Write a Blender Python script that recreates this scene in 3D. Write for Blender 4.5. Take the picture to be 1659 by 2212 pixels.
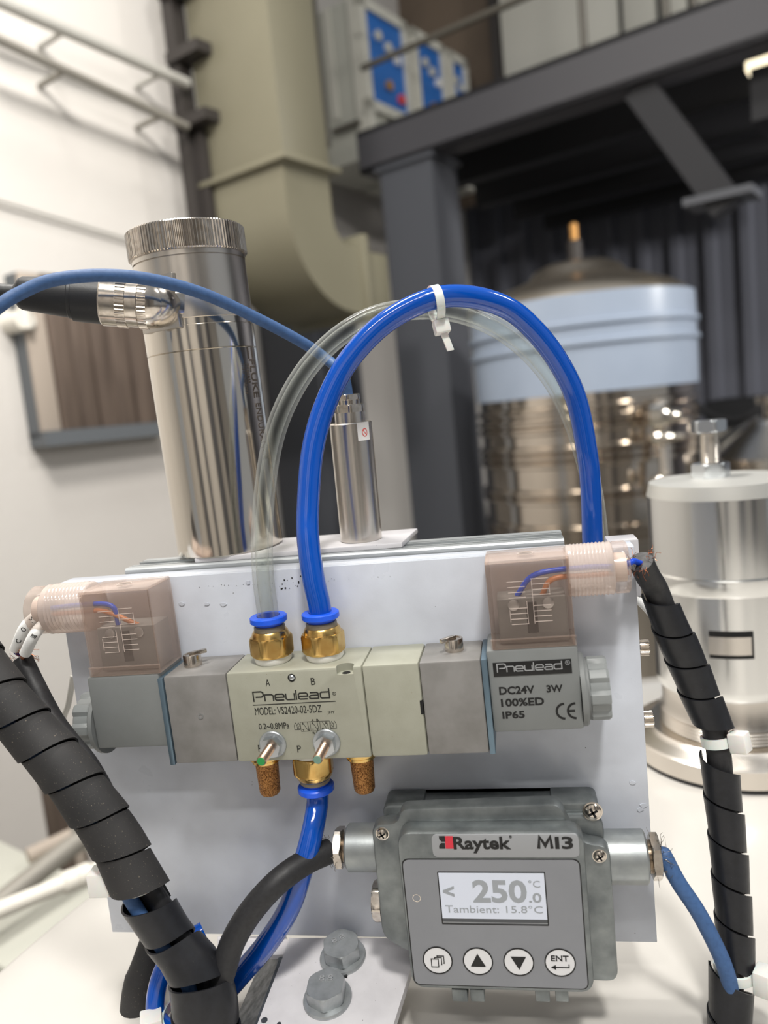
import bpy, bmesh, math, random
from mathutils import Vector, Matrix
random.seed(7)
for o in list(bpy.data.objects): bpy.data.objects.remove(o)
C = bpy.context.scene.collection
PI = math.pi

# ---------------------------------------------------------------- camera
F_PX, CX, CY = 1660.0, 829.5, 1106.0
AX = Vector((0.98230215, -0.07617622, -0.17111302))     # world X in camera axes (right, down, forward)
AY = Vector((0.1592043, -0.14170558, 0.97702278))
AZ = Vector((-0.09867357, -0.98697351, -0.12707012))
CAM = Vector((0.08319918, -0.40200722, 0.18094987))
R3 = Matrix((AX, AY, AZ))                                # camera axes -> world
cam_d = bpy.data.cameras.new('camera'); cam = bpy.data.objects.new('camera', cam_d); C.objects.link(cam)
right = R3 @ Vector((1, 0, 0)); up = R3 @ Vector((0, -1, 0)); back = R3 @ Vector((0, 0, -1))
mw = Matrix((right, up, back)).transposed().to_4x4(); mw.translation = CAM
cam.matrix_world = mw
cam_d.sensor_fit = 'VERTICAL'; cam_d.sensor_height = 34.6; cam_d.lens = 34.6 * F_PX / 2212
cam_d.clip_start = 0.02; cam_d.clip_end = 100
cam_d.dof.use_dof = True; cam_d.dof.focus_distance = 0.415; cam_d.dof.aperture_fstop = 5.3
bpy.context.scene.camera = cam
# ---------------------------------------------------------------- world, lamps, exposure
vs = bpy.context.scene.view_settings
bpy.context.scene.display_settings.display_device = 'sRGB'
vs.view_transform = 'Standard'; vs.look = 'None'; vs.gamma = 1; vs.use_curve_mapping = False
vs.exposure = -0.22
w = bpy.data.worlds.new('world'); bpy.context.scene.world = w; w.use_nodes = True
w.node_tree.nodes['Background'].inputs[0].default_value = (0.92, 0.96, 1.0, 1)
w.node_tree.nodes['Background'].inputs[1].default_value = 0.38


def area(name, loc, target, size, size_y, power, col=(1, 0.97, 0.92)):
    d = bpy.data.lights.new(name, 'AREA'); d.shape = 'RECTANGLE'; d.size = size; d.size_y = size_y
    d.energy = power; d.color = col
    o = bpy.data.objects.new(name, d); C.objects.link(o); o.location = loc
    o.rotation_euler = (Vector(target) - Vector(loc)).to_track_quat('-Z', 'Y').to_euler()
    return o


area('hall_light', (0.55, -1.35, 2.9), (0, 0, 0), 0.34, 0.34, 92)
area('hall_light', (-0.6, 0.4, 2.3), (-2.6, 1.5, -0.6), 0.6, 0.4, 84, (1, 0.96, 0.9))
area('hall_light', (-0.6, 0.9, 3.4), (0, 1.6, 0), 0.5, 0.5, 40)
area('hall_light', (2.6, 0.6, 3.2), (1.0, 3.0, 0.2), 0.6, 0.4, 70)
area('hall_light', (3.4, 2.0, 1.2), (3.0, 4.5, 0.8), 0.5, 0.3, 130)
area('hall_light', (-0.2, -2.0, 2.7), (-0.2, -3.7, 0.3), 1.4, 0.3, 100)  # added, unseen: brightens the wall that the polished metal reflects
area('hall_light', (-3.0, 3.4, 4.5), (-0.8, 4.8, 2.2), 0.6, 0.6, 60)


# ---------------------------------------------------------------- frames and rays
class Frame:
    def __init__(s, loc, rz=0.0, ry=0.0):
        s.m = Matrix.Translation(Vector(loc)) @ Matrix.Rotation(rz, 4, 'Z') @ Matrix.Rotation(ry, 4, 'Y')
        s.i = s.m.inverted()


APP = Frame((0, 0, 0))
CUR = {'F': APP, 'o': Vector((0, 0, 0))}


def at(u, v, val, axis=1, F=None):
    """the point that a photograph pixel shows on the plane (axis = val) of a frame"""
    F = F or CUR['F']
    d = F.i.to_3x3() @ (R3 @ Vector(((u - CX) / F_PX, (v - CY) / F_PX, 1.0)))
    c = F.i @ CAM
    return c + d * ((val - c[axis]) / d[axis])


def deep(u, v, dist, F=None):
    F = F or CUR['F']
    return F.i @ (CAM + (R3 @ Vector(((u - CX) / F_PX, (v - CY) / F_PX, 1.0))) * dist)


vp = R3 @ Vector(((-1445 - CX) / F_PX, (1120 - CY) / F_PX, 1.0))
BANG = math.atan2(-vp[1], -vp[0])
BLD = Frame((CAM[0], CAM[1], 0), BANG)


# ---------------------------------------------------------------- materials
def lin(c):
    return tuple(((x / 255) / 12.92 if x / 255 <= 0.04045 else ((x / 255 + 0.055) / 1.055) ** 2.4) for x in c) + (1,)


MATS = {}


def mat(name, col, rough=0.5, metal=0.0, vary=None, bump=None, spots=None, coat=0, trans=0, ior=1.45, emit=None,
        clear=None, sss=0, spec=None, streak=None):
    m = bpy.data.materials.new(name); m.use_nodes = True
    nt = m.node_tree; b = nt.nodes['Principled BSDF']; L = nt.links; N = nt.nodes
    b.inputs['Base Color'].default_value = lin(col); b.inputs['Roughness'].default_value = rough
    b.inputs['Metallic'].default_value = metal; b.inputs['IOR'].default_value = ior
    b.inputs['Coat Weight'].default_value = coat; b.inputs['Coat Roughness'].default_value = 0.08
    b.inputs['Transmission Weight'].default_value = trans
    if sss:
        b.inputs['Subsurface Weight'].default_value = sss; b.inputs['Subsurface Scale'].default_value = 0.004
    if spec is not None: b.inputs['Specular IOR Level'].default_value = spec
    if emit:
        b.inputs['Emission Color'].default_value = lin(emit[0]); b.inputs['Emission Strength'].default_value = emit[1]
    tc = N.new('ShaderNodeTexCoord')
    col_out = None
    if vary:                                            # (scale, other colour, contrast low, high)
        n = N.new('ShaderNodeTexNoise'); n.inputs['Scale'].default_value = vary[0]; n.inputs['Detail'].default_value = 6
        if streak:
            mp = N.new('ShaderNodeMapping'); mp.inputs['Scale'].default_value = streak
            L.new(tc.outputs['Object'], mp.inputs[0]); L.new(mp.outputs[0], n.inputs['Vector'])
        else:
            L.new(tc.outputs['Object'], n.inputs['Vector'])
        r = N.new('ShaderNodeValToRGB'); r.color_ramp.elements[0].position = vary[2]; r.color_ramp.elements[1].position = vary[3]
        r.color_ramp.elements[0].color = lin(col); r.color_ramp.elements[1].color = lin(vary[1])
        L.new(n.outputs['Fac'], r.inputs[0]); col_out = r.outputs[0]
        rr = N.new('ShaderNodeMapRange'); rr.inputs['To Min'].default_value = max(rough - 0.06, 0.02); rr.inputs['To Max'].default_value = rough + 0.1
        L.new(n.outputs['Fac'], rr.inputs[0]); L.new(rr.outputs[0], b.inputs['Roughness'])
    if spots:                                           # (scale, colour, threshold)
        n = N.new('ShaderNodeTexNoise'); n.inputs['Scale'].default_value = spots[0]; n.inputs['Detail'].default_value = 3
        L.new(tc.outputs['Object'], n.inputs['Vector'])
        r = N.new('ShaderNodeValToRGB'); r.color_ramp.elements[0].position = spots[2]; r.color_ramp.elements[1].position = spots[2] + 0.025
        L.new(n.outputs['Fac'], r.inputs[0])
        mx = N.new('ShaderNodeMix'); mx.data_type = 'RGBA'
        L.new(r.outputs[0], mx.inputs[0])
        if col_out: L.new(col_out, mx.inputs[6])
        else: mx.inputs[6].default_value = lin(col)
        mx.inputs[7].default_value = lin(spots[1]); col_out = mx.outputs[2]
    if col_out: L.new(col_out, b.inputs['Base Color'])
    if bump:                                            # (scale, strength, distance)
        n = N.new('ShaderNodeTexNoise'); n.inputs['Scale'].default_value = bump[0]; n.inputs['Detail'].default_value = 3
        L.new(tc.outputs['Object'], n.inputs['Vector'])
        bp = N.new('ShaderNodeBump'); bp.inputs['Strength'].default_value = bump[1]; bp.inputs['Distance'].default_value = bump[2]
        L.new(n.outputs['Fac'], bp.inputs['Height']); L.new(bp.outputs[0], b.inputs['Normal'])
    if clear is not None:                               # thin see-through plastic: share of light passing straight on, tint
        t = N.new('ShaderNodeBsdfTransparent'); t.inputs[0].default_value = lin(clear[1])
        mx = N.new('ShaderNodeMixShader'); fr = N.new('ShaderNodeLayerWeight'); fr.inputs[0].default_value = 0.3
        mr = N.new('ShaderNodeMapRange'); mr.inputs['To Min'].default_value = clear[0]; mr.inputs['To Max'].default_value = 0.25
        L.new(fr.outputs[1], mr.inputs[0])
        L.new(mr.outputs[0], mx.inputs[0]); L.new(b.outputs[0], mx.inputs[1]); L.new(t.outputs[0], mx.inputs[2])
        L.new(mx.outputs[0], N['Material Output'].inputs[0])
    MATS[name] = m
    return m


mat('panel_paint', (206, 211, 221), 0.28, 0, (30, (190, 194, 203), 0.35, 0.75), (900, 0.06, 0.0004), (330, (120, 122, 126), 0.775), coat=0.3)
mat('bracket_paint', (206, 204, 207), 0.35, 0, (60, (190, 188, 191), 0.4, 0.8), (1200, 0.08, 0.0004), (600, (105, 104, 106), 0.73), coat=0.2)
mat('bare_steel', (120, 124, 128), 0.45, 0.8, (200, (70, 74, 78), 0.3, 0.7))
mat('vessel_paint', (192, 189, 184), 0.22, 0, (5, (185, 182, 177), 0.3, 0.8), None, (60, (160, 158, 150), 0.79), coat=0.4)
mat('cream', (160, 160, 146), 0.5, 0, (90, (152, 152, 137), 0.4, 0.8), (1500, 0.1, 0.0003), (900, (140, 132, 112), 0.73))
mat('diecast', (140, 138, 136), 0.55, 0.2, (70, (122, 120, 117), 0.35, 0.75), (2500, 0.12, 0.0002))
mat('coil_grey', (124, 127, 127), 0.5, 0, (50, (117, 120, 119), 0.3, 0.8), (1800, 0.12, 0.0002))
mat('knob_grey', (134, 138, 138), 0.45, 0, None, (1800, 0.1, 0.0002))
mat('blue_zinc', (108, 128, 142), 0.4, 0.7)
mat('dark_gap', (14, 14, 15), 0.7)
mat('ink', (38, 38, 34), 0.6)
mat('ink_black', (16, 16, 17), 0.5)
mat('ink_grey', (150, 152, 154), 0.5)
mat('brass', (226, 192, 122), 0.22, 1.0, (120, (196, 152, 84), 0.35, 0.75))
mat('sintered', (206, 150, 90), 0.42, 0.8, (1400, (120, 76, 40), 0.42, 0.62), (1500, 0.8, 0.001))
mat('ptfe', (238, 237, 232), 0.45)
mat('release_blue', (32, 92, 226), 0.32, sss=0.1)
mat('collar_grey', (120, 112, 98), 0.45)
mat('tube_blue', (0, 74, 172), 0.12, 0, coat=0.6)
mat('tube_clear', (190, 192, 188), 0.05, clear=(0.992, (252, 253, 251)))
mat('nylon', (228, 228, 224), 0.4, sss=0.35)
mat('plug_smoke', (206, 190, 181), 0.14, 0, None, (500, 0.12, 0.0006), clear=(0.945, (249, 245, 242)))
mat('plug_ribs', (222, 208, 200), 0.12, 0, clear=(0.5, (240, 232, 227)))
mat('plug_line', (206, 192, 184), 0.15)
mat('terminal_grey', (118, 120, 120), 0.5)
mat('nickel', (214, 206, 196), 0.16, 1.0, (300, (190, 180, 168), 0.4, 0.7))
mat('zinc_steel', (200, 204, 208), 0.28, 1.0)
mat('stud_steel', (188, 160, 138), 0.28, 1.0)
mat('green_dab', (40, 140, 72), 0.5)
mat('green_pale', (108, 140, 126), 0.45)
mat('stainless', (222, 215, 204), 0.13, 1.0)
mat('stainless_dull', (216, 210, 202), 0.27, 1.0)
mat('engraved', (96, 88, 80), 0.5, 0.5)
mat('aluminium', (226, 226, 224), 0.17, 1.0)
mat('alu_profile', (196, 200, 202), 0.42, 0.75, (50, (178, 182, 184), 0.4, 0.7), streak=(1, 30, 30))
mat('zamak', (140, 145, 145), 0.4, 0.72, (75, (104, 109, 111), 0.32, 0.7), (700, 0.14, 0.0003))
mat('zamak_light', (164, 168, 168), 0.38, 0.72, (80, (138, 143, 145), 0.3, 0.75), (700, 0.12, 0.0003))
mat('keypad_grey', (130, 132, 137), 0.42, 0, (40, (125, 127, 132), 0.3, 0.8))
mat('label_grey', (148, 150, 153), 0.4)
mat('button_white', (214, 214, 216), 0.4)
mat('logo_red', (205, 44, 62), 0.45)
mat('screen', (176, 180, 190), 0.25, emit=((190, 196, 208), 0.42), coat=0.4)
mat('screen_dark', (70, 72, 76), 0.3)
mat('lcd_grey', (140, 144, 148), 0.5, emit=((150, 154, 160), 0.16))
mat('black_rubber', (40, 40, 42), 0.5, 0, (500, (32, 32, 34), 0.4, 0.7), (900, 0.1, 0.0004))
mat('black_plastic', (34, 35, 38), 0.42, 0, None, (1200, 0.15, 0.0003))
mat('wrap_dusty', (47, 46, 46), 0.62, 0, (30, (36, 36, 37), 0.4, 0.7), (1500, 0.15, 0.0004), (1400, (120, 110, 98), 0.69))
mat('wrap_black', (31, 32, 36), 0.36, 0, (300, (25, 26, 29), 0.4, 0.7), (1000, 0.08, 0.0003), (1100, (90, 88, 84), 0.75))
mat('cable_blue', (62, 94, 140), 0.55, 0, (400, (55, 85, 128), 0.4, 0.7), (1500, 0.15, 0.0003))
mat('wire_blue', (22, 72, 196), 0.3)
mat('wire_orange', (196, 128, 84), 0.35)
mat('wire_brown', (150, 92, 62), 0.4)
mat('sleeve_white', (236, 236, 234), 0.45)
mat('copper', (196, 126, 92), 0.3, 1.0)
mat('braid', (140, 132, 122), 0.35, 1.0)
mat('bolt_zinc', (178, 182, 184), 0.38, 0.7, (160, (156, 160, 162), 0.4, 0.7), (900, 0.15, 0.0003))
mat('sticker', (232, 230, 228), 0.4)
mat('stick_red', (224, 70, 62), 0.5)
mat('resin', (150, 118, 60), 0.5)
# the hall
mat('plaster', (206, 202, 197), 0.7, 0, (0.9, (196, 191, 186), 0.35, 0.7), (30, 0.1, 0.01))
mat('wood_brown', (104, 90, 80), 0.7, 0, (6, (78, 66, 58), 0.35, 0.65), streak=(4, 4, 0.4))
mat('wood_light', (168, 156, 144), 0.7)
mat('slate', (92, 96, 100), 0.6)
mat('pipe_grey', (178, 176, 170), 0.45, 0.1)
mat('pipe_dark', (140, 136, 128), 0.5, 0.2)
mat('post_dark', (52, 48, 46), 0.5)
mat('duct_beige', (124, 120, 102), 0.42, 0, (1.5, (117, 113, 95), 0.4, 0.7))
mat('beam_grey', (74, 73, 77), 0.5)
mat('column_grey', (82, 84, 90), 0.5)
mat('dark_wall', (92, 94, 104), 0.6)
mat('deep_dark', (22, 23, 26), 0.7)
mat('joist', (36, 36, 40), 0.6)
mat('cab_grey', (186, 186, 176), 0.5)
mat('cab_frame', (206, 204, 194), 0.45)
mat('cab_blue', (28, 106, 190), 0.4)
mat('panel_white', (198, 196, 186), 0.5)
mat('brown_wall', (112, 98, 84), 0.6, 0, (1.2, (84, 72, 62), 0.35, 0.6))
mat('rail_dark', (92, 88, 80), 0.45)
mat('film_blue', (160, 172, 190), 0.3, 0, (3, (150, 162, 180), 0.4, 0.7))
mat('alu_satin', (224, 224, 220), 0.5, 0.85)
mat('lid_steel', (206, 196, 182), 0.34, 1.0)
mat('tank_steel', (204, 194, 182), 0.12, 1.0)
mat('concrete', (150, 148, 142), 0.7, 0, (2, (132, 130, 126), 0.4, 0.7))
mat('lamp_glow', (255, 244, 214), 0.5, emit=((255, 240, 205), 2.2))
mat('pipe_white', (222, 218, 208), 0.4)
mat('orange_valve', (196, 146, 84), 0.4, 0.5)
mat('panel_blue', (60, 130, 190), 0.5)


# ---------------------------------------------------------------- shape builder
def frame_of(d, ref=None):
    d = Vector(d).normalized()
    a = Vector(ref) if ref is not None else (Vector((0, 0, 1)) if abs(d.z) < 0.9 else Vector((1, 0, 0)))
    x = a.cross(d).normalized(); y = d.cross(x)
    return x, y, d


def spline(pts, per=10):
    pts = [Vector(p) for p in pts]
    if len(pts) < 3: return pts
    P = [pts[0] * 2 - pts[1]] + pts + [pts[-1] * 2 - pts[-2]]
    out = []
    for i in range(1, len(P) - 2):
        p0, p1, p2, p3 = P[i - 1:i + 3]
        for k in range(per):
            t = k / per
            out.append(0.5 * ((2 * p1) + (p2 - p0) * t + (2 * p0 - 5 * p1 + 4 * p2 - p3) * t * t + (3 * p1 - p0 - 3 * p2 + p3) * t ** 3))
    out.append(pts[-1])
    return out


def frames(path):
    n = len(path); out = []
    t = (path[1] - path[0]).normalized(); x, y, _ = frame_of(t)
    for i in range(n):
        t2 = (path[min(i + 1, n - 1)] - path[max(i - 1, 0)]).normalized()
        q = t.rotation_difference(t2); x = (q @ x); x = (x - t2 * x.dot(t2)).normalized(); y = t2.cross(x); t = t2
        out.append((x.copy(), y.copy(), t.copy()))
    return out


class G:
    def __init__(s): s.bm = bmesh.new()

    def raw(s, verts, faces):
        vs_ = [s.bm.verts.new(v) for v in verts]
        for f in faces:
            try: s.bm.faces.new([vs_[i] for i in f])
            except ValueError: pass
        return s

    def take(s, t):
        me = bpy.data.meshes.new('t'); t.to_mesh(me); t.free(); s.bm.from_mesh(me); bpy.data.meshes.remove(me); return s

    def box(s, a, b, bev=0, seg=2):
        t = bmesh.new(); a, b = Vector(a), Vector(b)
        bmesh.ops.create_cube(t, size=1, matrix=Matrix.Translation((a + b) / 2) @ Matrix.Diagonal((*[abs(q) for q in (b - a)], 1)))
        if bev: bmesh.ops.bevel(t, geom=t.edges[:], offset=bev, segments=seg, profile=0.5, affect='EDGES')
        return s.take(t)

    def obox(s, c, x, y, z, sx, sy, sz, bev=0):
        t = bmesh.new(); m = Matrix((Vector(x), Vector(y), Vector(z))).transposed().to_4x4(); m.translation = Vector(c)
        bmesh.ops.create_cube(t, size=1, matrix=m @ Matrix.Diagonal((sx, sy, sz, 1)))
        if bev: bmesh.ops.bevel(t, geom=t.edges[:], offset=bev, segments=2, profile=0.5, affect='EDGES')
        return s.take(t)

    def prism(s, pts, y0, y1, bev=0, axis=1, seg=2):
        """outline in the plane across `axis`, pushed from y0 to y1 along it"""
        def mk(p, q):
            return Vector((p[0], q, p[1])) if axis == 1 else (Vector((q, p[0], p[1])) if axis == 0 else Vector((p[0], p[1], q)))
        t = bmesh.new(); n = len(pts)
        a = [t.verts.new(mk(p, y0)) for p in pts]; b = [t.verts.new(mk(p, y1)) for p in pts]
        t.faces.new(a); t.faces.new(b[::-1])
        for i in range(n): t.faces.new((a[i], b[i], b[(i + 1) % n], a[(i + 1) % n]))
        bmesh.ops.recalc_face_normals(t, faces=t.faces[:])
        if bev:
            es = [e for f in t.faces if len(f.verts) == n for e in f.edges] if n > 4 else t.edges[:]
            bmesh.ops.bevel(t, geom=list(set(es)), offset=bev, segments=seg, profile=0.5, affect='EDGES')
        return s.take(t)

    def lathe(s, p0, d, prof, n=40, ref=None, phase=0.0):
        x, y, d = frame_of(d, ref); p0 = Vector(p0); vs_ = []; idx = []
        for h, r in prof:
            if r < 1e-7: idx.append([len(vs_)]); vs_.append(p0 + d * h)
            else:
                idx.append(list(range(len(vs_), len(vs_) + n)))
                for k in range(n):
                    a = 2 * PI * (k + phase) / n; vs_.append(p0 + d * h + (x * math.cos(a) + y * math.sin(a)) * r)
        fs = []
        for i in range(len(prof) - 1):
            A, B = idx[i], idx[i + 1]
            for k in range(n):
                k2 = (k + 1) % n
                if len(A) == 1 and len(B) == 1: continue
                if len(A) == 1: fs.append((A[0], B[k2], B[k]))
                elif len(B) == 1: fs.append((A[k], A[k2], B[0]))
                else: fs.append((A[k], A[k2], B[k2], B[k]))
        if len(idx[0]) > 1: fs.append(tuple(idx[0][::-1]))
        if len(idx[-1]) > 1: fs.append(tuple(idx[-1]))
        return s.raw(vs_, fs)

    def cyl(s, p0, p1, r, r2=None, n=32, bev=0):
        p0, p1 = Vector(p0), Vector(p1); L = (p1 - p0).length; r2 = r if r2 is None else r2
        pr = [(0, r - bev), (bev, r), (L - bev, r2), (L, r2 - bev)] if bev else [(0, r), (L, r2)]
        return s.lathe(p0, p1 - p0, pr, n)

    def hexa(s, p0, d, h, r, phase=0.0, ref=None, cham=True):
        """a hexagon nut or head, r across corners / 2, rounded corners at both ends"""
        x, y, d = frame_of(d, ref); p0 = Vector(p0); t = bmesh.new(); rings = []
        n = 48
        def rad(a, k):
            q = (a - phase) % (PI / 3) - PI / 6
            return min(r * math.cos(PI / 6) / math.cos(q), r * (k if cham else 1))
        lv = [(0, 0.90), (0.06, 0.95), (0.14, 1.0), (0.86, 1.0), (0.94, 0.95), (1, 0.90)]
        for hh, k in lv:
            rings.append([t.verts.new(p0 + d * (h * hh) + (x * math.cos(2 * PI * i / n) + y * math.sin(2 * PI * i / n)) * rad(2 * PI * i / n, k)) for i in range(n)])
        for A, B in zip(rings, rings[1:]):
            for i in range(n): t.faces.new((A[i], A[(i + 1) % n], B[(i + 1) % n], B[i]))
        t.faces.new(rings[0][::-1]); t.faces.new(rings[-1])
        return s.take(t)

    def knurl(s, p0, d, h, r, teeth, depth, bev=0.0):
        x, y, d = frame_of(d); p0 = Vector(p0); n = teeth * 4; vs_ = []; fs = []
        lv = [(0, -bev), (bev, 0), (h - bev, 0), (h, -bev)] if bev else [(0, 0), (h, 0)]
        for hh, dr in lv:
            for k in range(n):
                rr = r + dr - (depth if k % 4 in (2, 3) and dr == 0 else 0); a = 2 * PI * k / n
                vs_.append(p0 + d * hh + (x * math.cos(a) + y * math.sin(a)) * rr)
        for i in range(len(lv) - 1):
            for k in range(n): fs.append((i * n + k, i * n + (k + 1) % n, (i + 1) * n + (k + 1) % n, (i + 1) * n + k))
        fs.append(tuple(range(n))[::-1]); fs.append(tuple(range((len(lv) - 1) * n, len(lv) * n)))
        return s.raw(vs_, fs)

    def tube(s, pts, r, n=20, per=10, inner=None, raw=False, rad=None):
        path = [Vector(p) for p in pts] if raw else spline(pts, per)
        fr = frames(path); vs_ = []; fs = []; m = len(path)
        def ring(rr_of):
            base = len(vs_)
            for i, p in enumerate(path):
                x, y, _ = fr[i]; rr = rr_of(i / (m - 1))
                for k in range(n):
                    a = 2 * PI * k / n; vs_.append(p + (x * math.cos(a) + y * math.sin(a)) * rr)
            return base
        b0 = ring((lambda t: rad(t)) if rad else (lambda t: r))
        for i in range(m - 1):
            for k in range(n): fs.append((b0 + i * n + k, b0 + i * n + (k + 1) % n, b0 + (i + 1) * n + (k + 1) % n, b0 + (i + 1) * n + k))
        if inner:
            b1 = ring(lambda t: inner)
            for i in range(m - 1):
                for k in range(n): fs.append((b1 + i * n + (k + 1) % n, b1 + i * n + k, b1 + (i + 1) * n + k, b1 + (i + 1) * n + (k + 1) % n))
            for i in (0, m - 1):
                for k in range(n):
                    q = (b0 + i * n + (k + 1) % n, b0 + i * n + k, b1 + i * n + k, b1 + i * n + (k + 1) % n)
                    fs.append(q if i == 0 else q[::-1])
        else:
            fs.append(tuple(range(b0, b0 + n))[::-1]); fs.append(tuple(range(b0 + (m - 1) * n, b0 + m * n)))
        return s.raw(vs_, fs)

    def stroke(s, pts, wd, org, xd, yd, nd, th, closed=False):
        """a flat pen line: 2-D points on a plane at org, given width and thickness"""
        P = [Vector((p[0], p[1])) for p in pts]; n = len(P)
        if closed: P = P + [P[0]]; n += 1
        org, xd, yd, nd = Vector(org), Vector(xd), Vector(yd), Vector(nd)
        L = []
        for i in range(n):
            if closed: a, b = P[(i - 1) % (n - 1)], P[(i + 1) % (n - 1)]; pa, pb = (P[i] - a), (b - P[i])
            else: pa = P[i] - P[i - 1] if i else P[1] - P[0]; pb = P[i + 1] - P[i] if i < n - 1 else pa
            pa, pb = pa.normalized(), pb.normalized(); t = (pa + pb)
            t = t.normalized() if t.length > 1e-6 else pa
            nn = Vector((-t.y, t.x)); k = max(nn.dot(Vector((-pa.y, pa.x))), 0.5)
            L.append((P[i] + nn * wd / 2 / k, P[i] - nn * wd / 2 / k))
        vs_ = []; fs = []
        for a, b in L:
            for q in (a, b):
                vs_.append(org + xd * q.x + yd * q.y); vs_.append(org + xd * q.x + yd * q.y + nd * th)
        for i in range(n - 1):
            o = i * 4; e = o + 4
            fs += [(o + 1, o + 3, e + 3, e + 1), (o, e, e + 2, o + 2), (o, o + 1, e + 1, e), (o + 2, e + 2, e + 3, o + 3)]
        return s.raw(vs_, fs)


def link(name, me, m, parent):
    o = bpy.data.objects.new(name, me); C.objects.link(o)
    if m: me.materials.append(MATS[m])
    if parent is not None: o.parent = parent
    return o


def part(name, g, m, parent=None, sharp=32, flat=False):
    me = bpy.data.meshes.new(name)
    bmesh.ops.recalc_face_normals(g.bm, faces=g.bm.faces[:])
    off = CUR['o'] if parent is not None else CUR['o']
    bmesh.ops.translate(g.bm, verts=g.bm.verts[:], vec=-off)
    g.bm.to_mesh(me); g.bm.free()
    if not flat:
        me.polygons.foreach_set('use_smooth', [True] * len(me.polygons)); me.set_sharp_from_angle(angle=math.radians(sharp))
    o = link(name, me, m, parent)
    if parent is None: o.matrix_world = CUR['F'].m @ Matrix.Translation(CUR['o'])
    return o


def tag(o, label=None, cat=None, group=None, kind=None):
    if label: o['label'] = label
    if cat: o['category'] = cat
    if group: o['group'] = group
    if kind: o['kind'] = kind
    return o


def thing(name, label, cat, org, F=APP, group=None):
    CUR['F'] = F; CUR['o'] = Vector(org)
    o = bpy.data.objects.new(name, None); C.objects.link(o); o.empty_display_size = 0.01
    o.matrix_world = F.m @ Matrix.Translation(Vector(org))
    return tag(o, label, cat, group)


def single(name, label, cat, g, m, org=(0, 0, 0), F=APP, group=None, **k):
    CUR['F'] = F; CUR['o'] = Vector(org)
    return tag(part(name, g, m, None, **k), label, cat, group)


def struct(name, g, m, F=BLD, **k):
    CUR['F'] = F; CUR['o'] = Vector((0, 0, 0))
    return tag(part(name, g, m, None, **k), kind='structure')


def copy_tree(o, parent=None):
    c = o.copy(); C.objects.link(c)
    if parent is not None: c.parent = parent
    for ch in list(o.children): copy_tree(ch, c)
    return c


def text(s, parent, m, org, w, h, xd=(1, 0, 0), yd=(0, 0, 1), name='lettering', th=0.00015, bold=0.0, label=None, bend=None):
    """letters as a thin raised mesh whose box is exactly w by h, lower left corner at org"""
    cu = bpy.data.curves.new('t', 'FONT'); cu.body = s; cu.size = 1; cu.resolution_u = 3; cu.offset = bold; cu.extrude = 0.01
    ob = bpy.data.objects.new('t', cu); C.objects.link(ob)
    dg = bpy.context.evaluated_depsgraph_get(); dg.update()
    me = bpy.data.meshes.new_from_object(ob.evaluated_get(dg))
    bpy.data.objects.remove(ob); bpy.data.curves.remove(cu)
    me.name = name; me.materials.clear()
    xs = [v.co.x for v in me.vertices]; ys = [v.co.y for v in me.vertices]
    x0, y0, sx, sy = min(xs), min(ys), w / (max(xs) - min(xs)), h / (max(ys) - min(ys))
    xd, yd = Vector(xd), Vector(yd); nd = xd.cross(yd).normalized(); org = Vector(org) - CUR['o']
    for v in me.vertices:
        a, b, c = (v.co.x - x0) * sx, (v.co.y - y0) * sy, (th if v.co.z > 0 else -th * 0.4)
        v.co = bend(a, b, c) - CUR['o'] if bend else org + xd * a + yd * b + nd * c
    o = link(name, me, m, parent)
    if label: o['label'] = label
    return o


X, Y, Z = Vector((1, 0, 0)), Vector((0, 1, 0)), Vector((0, 0, 1))


def carve(o, g):
    """cut the shape g out of the part o, for good"""
    me = bpy.data.meshes.new('c'); bmesh.ops.recalc_face_normals(g.bm, faces=g.bm.faces[:])
    bmesh.ops.translate(g.bm, verts=g.bm.verts[:], vec=-CUR['o']); g.bm.to_mesh(me); g.bm.free()
    c = bpy.data.objects.new('c', me); C.objects.link(c); c.parent = o.parent
    md = o.modifiers.new('b', 'BOOLEAN'); md.operation = 'DIFFERENCE'; md.object = c; md.solver = 'EXACT'
    dg = bpy.context.evaluated_depsgraph_get(); dg.update()
    m2 = bpy.data.meshes.new_from_object(o.evaluated_get(dg)); o.modifiers.clear(); old = o.data; o.data = m2; m2.name = o.name
    bpy.data.objects.remove(c); m2.polygons.foreach_set('use_smooth', [True] * len(m2.polygons)); m2.set_sharp_from_angle(angle=math.radians(32))


def wmm(px, v, y):          # width in metres of px pixels on plane y at the picture row v
    return (at(900 + px / 2, v, y) - at(900 - px / 2, v, y)).length


# ================================================================ THE HALL (blurred background)
CUR['F'] = BLD; CUR['o'] = Vector((0, 0, 0))
FLOOR = -1.8
WX = -2.5                                    # plane of the white wall on the left
YB = 3.4                                     # front plane of the steel gallery
YE = at(425, 500, WX, 0).y                   # where the white wall ends
g = G().box((-6, -7, FLOOR - 0.1), (9, 9, FLOOR)); struct('floor', g, 'concrete')
g = G().box((WX - 0.12, -4.5, FLOOR), (WX, YE, 6.5)); struct('wall_left', g, 'plaster')
g = G().box((WX - 0.9, YE + 0.02, FLOOR), (WX - 0.75, 6.4, 6.5)); struct('wall_left', g, 'plaster')
# back wall under the gallery: profiled dark sheet
g = G(); n = 40; xs0, xs1 = -3.4, 6.0; pts = []
for i in range(n):
    a = xs0 + (xs1 - xs0) * i / n; st = (xs1 - xs0) / n
    pts += [(a, 6.0), (a + st * 0.55, 6.0), (a + st * 0.65, 5.955), (a + st * 0.9, 5.955)]
pts += [(xs1, 6.0), (xs1, 6.1), (xs0, 6.1)]
g.prism(pts, FLOOR, 6.5, axis=2); struct('wall_back', g, 'dark_wall', flat=True)
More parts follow.
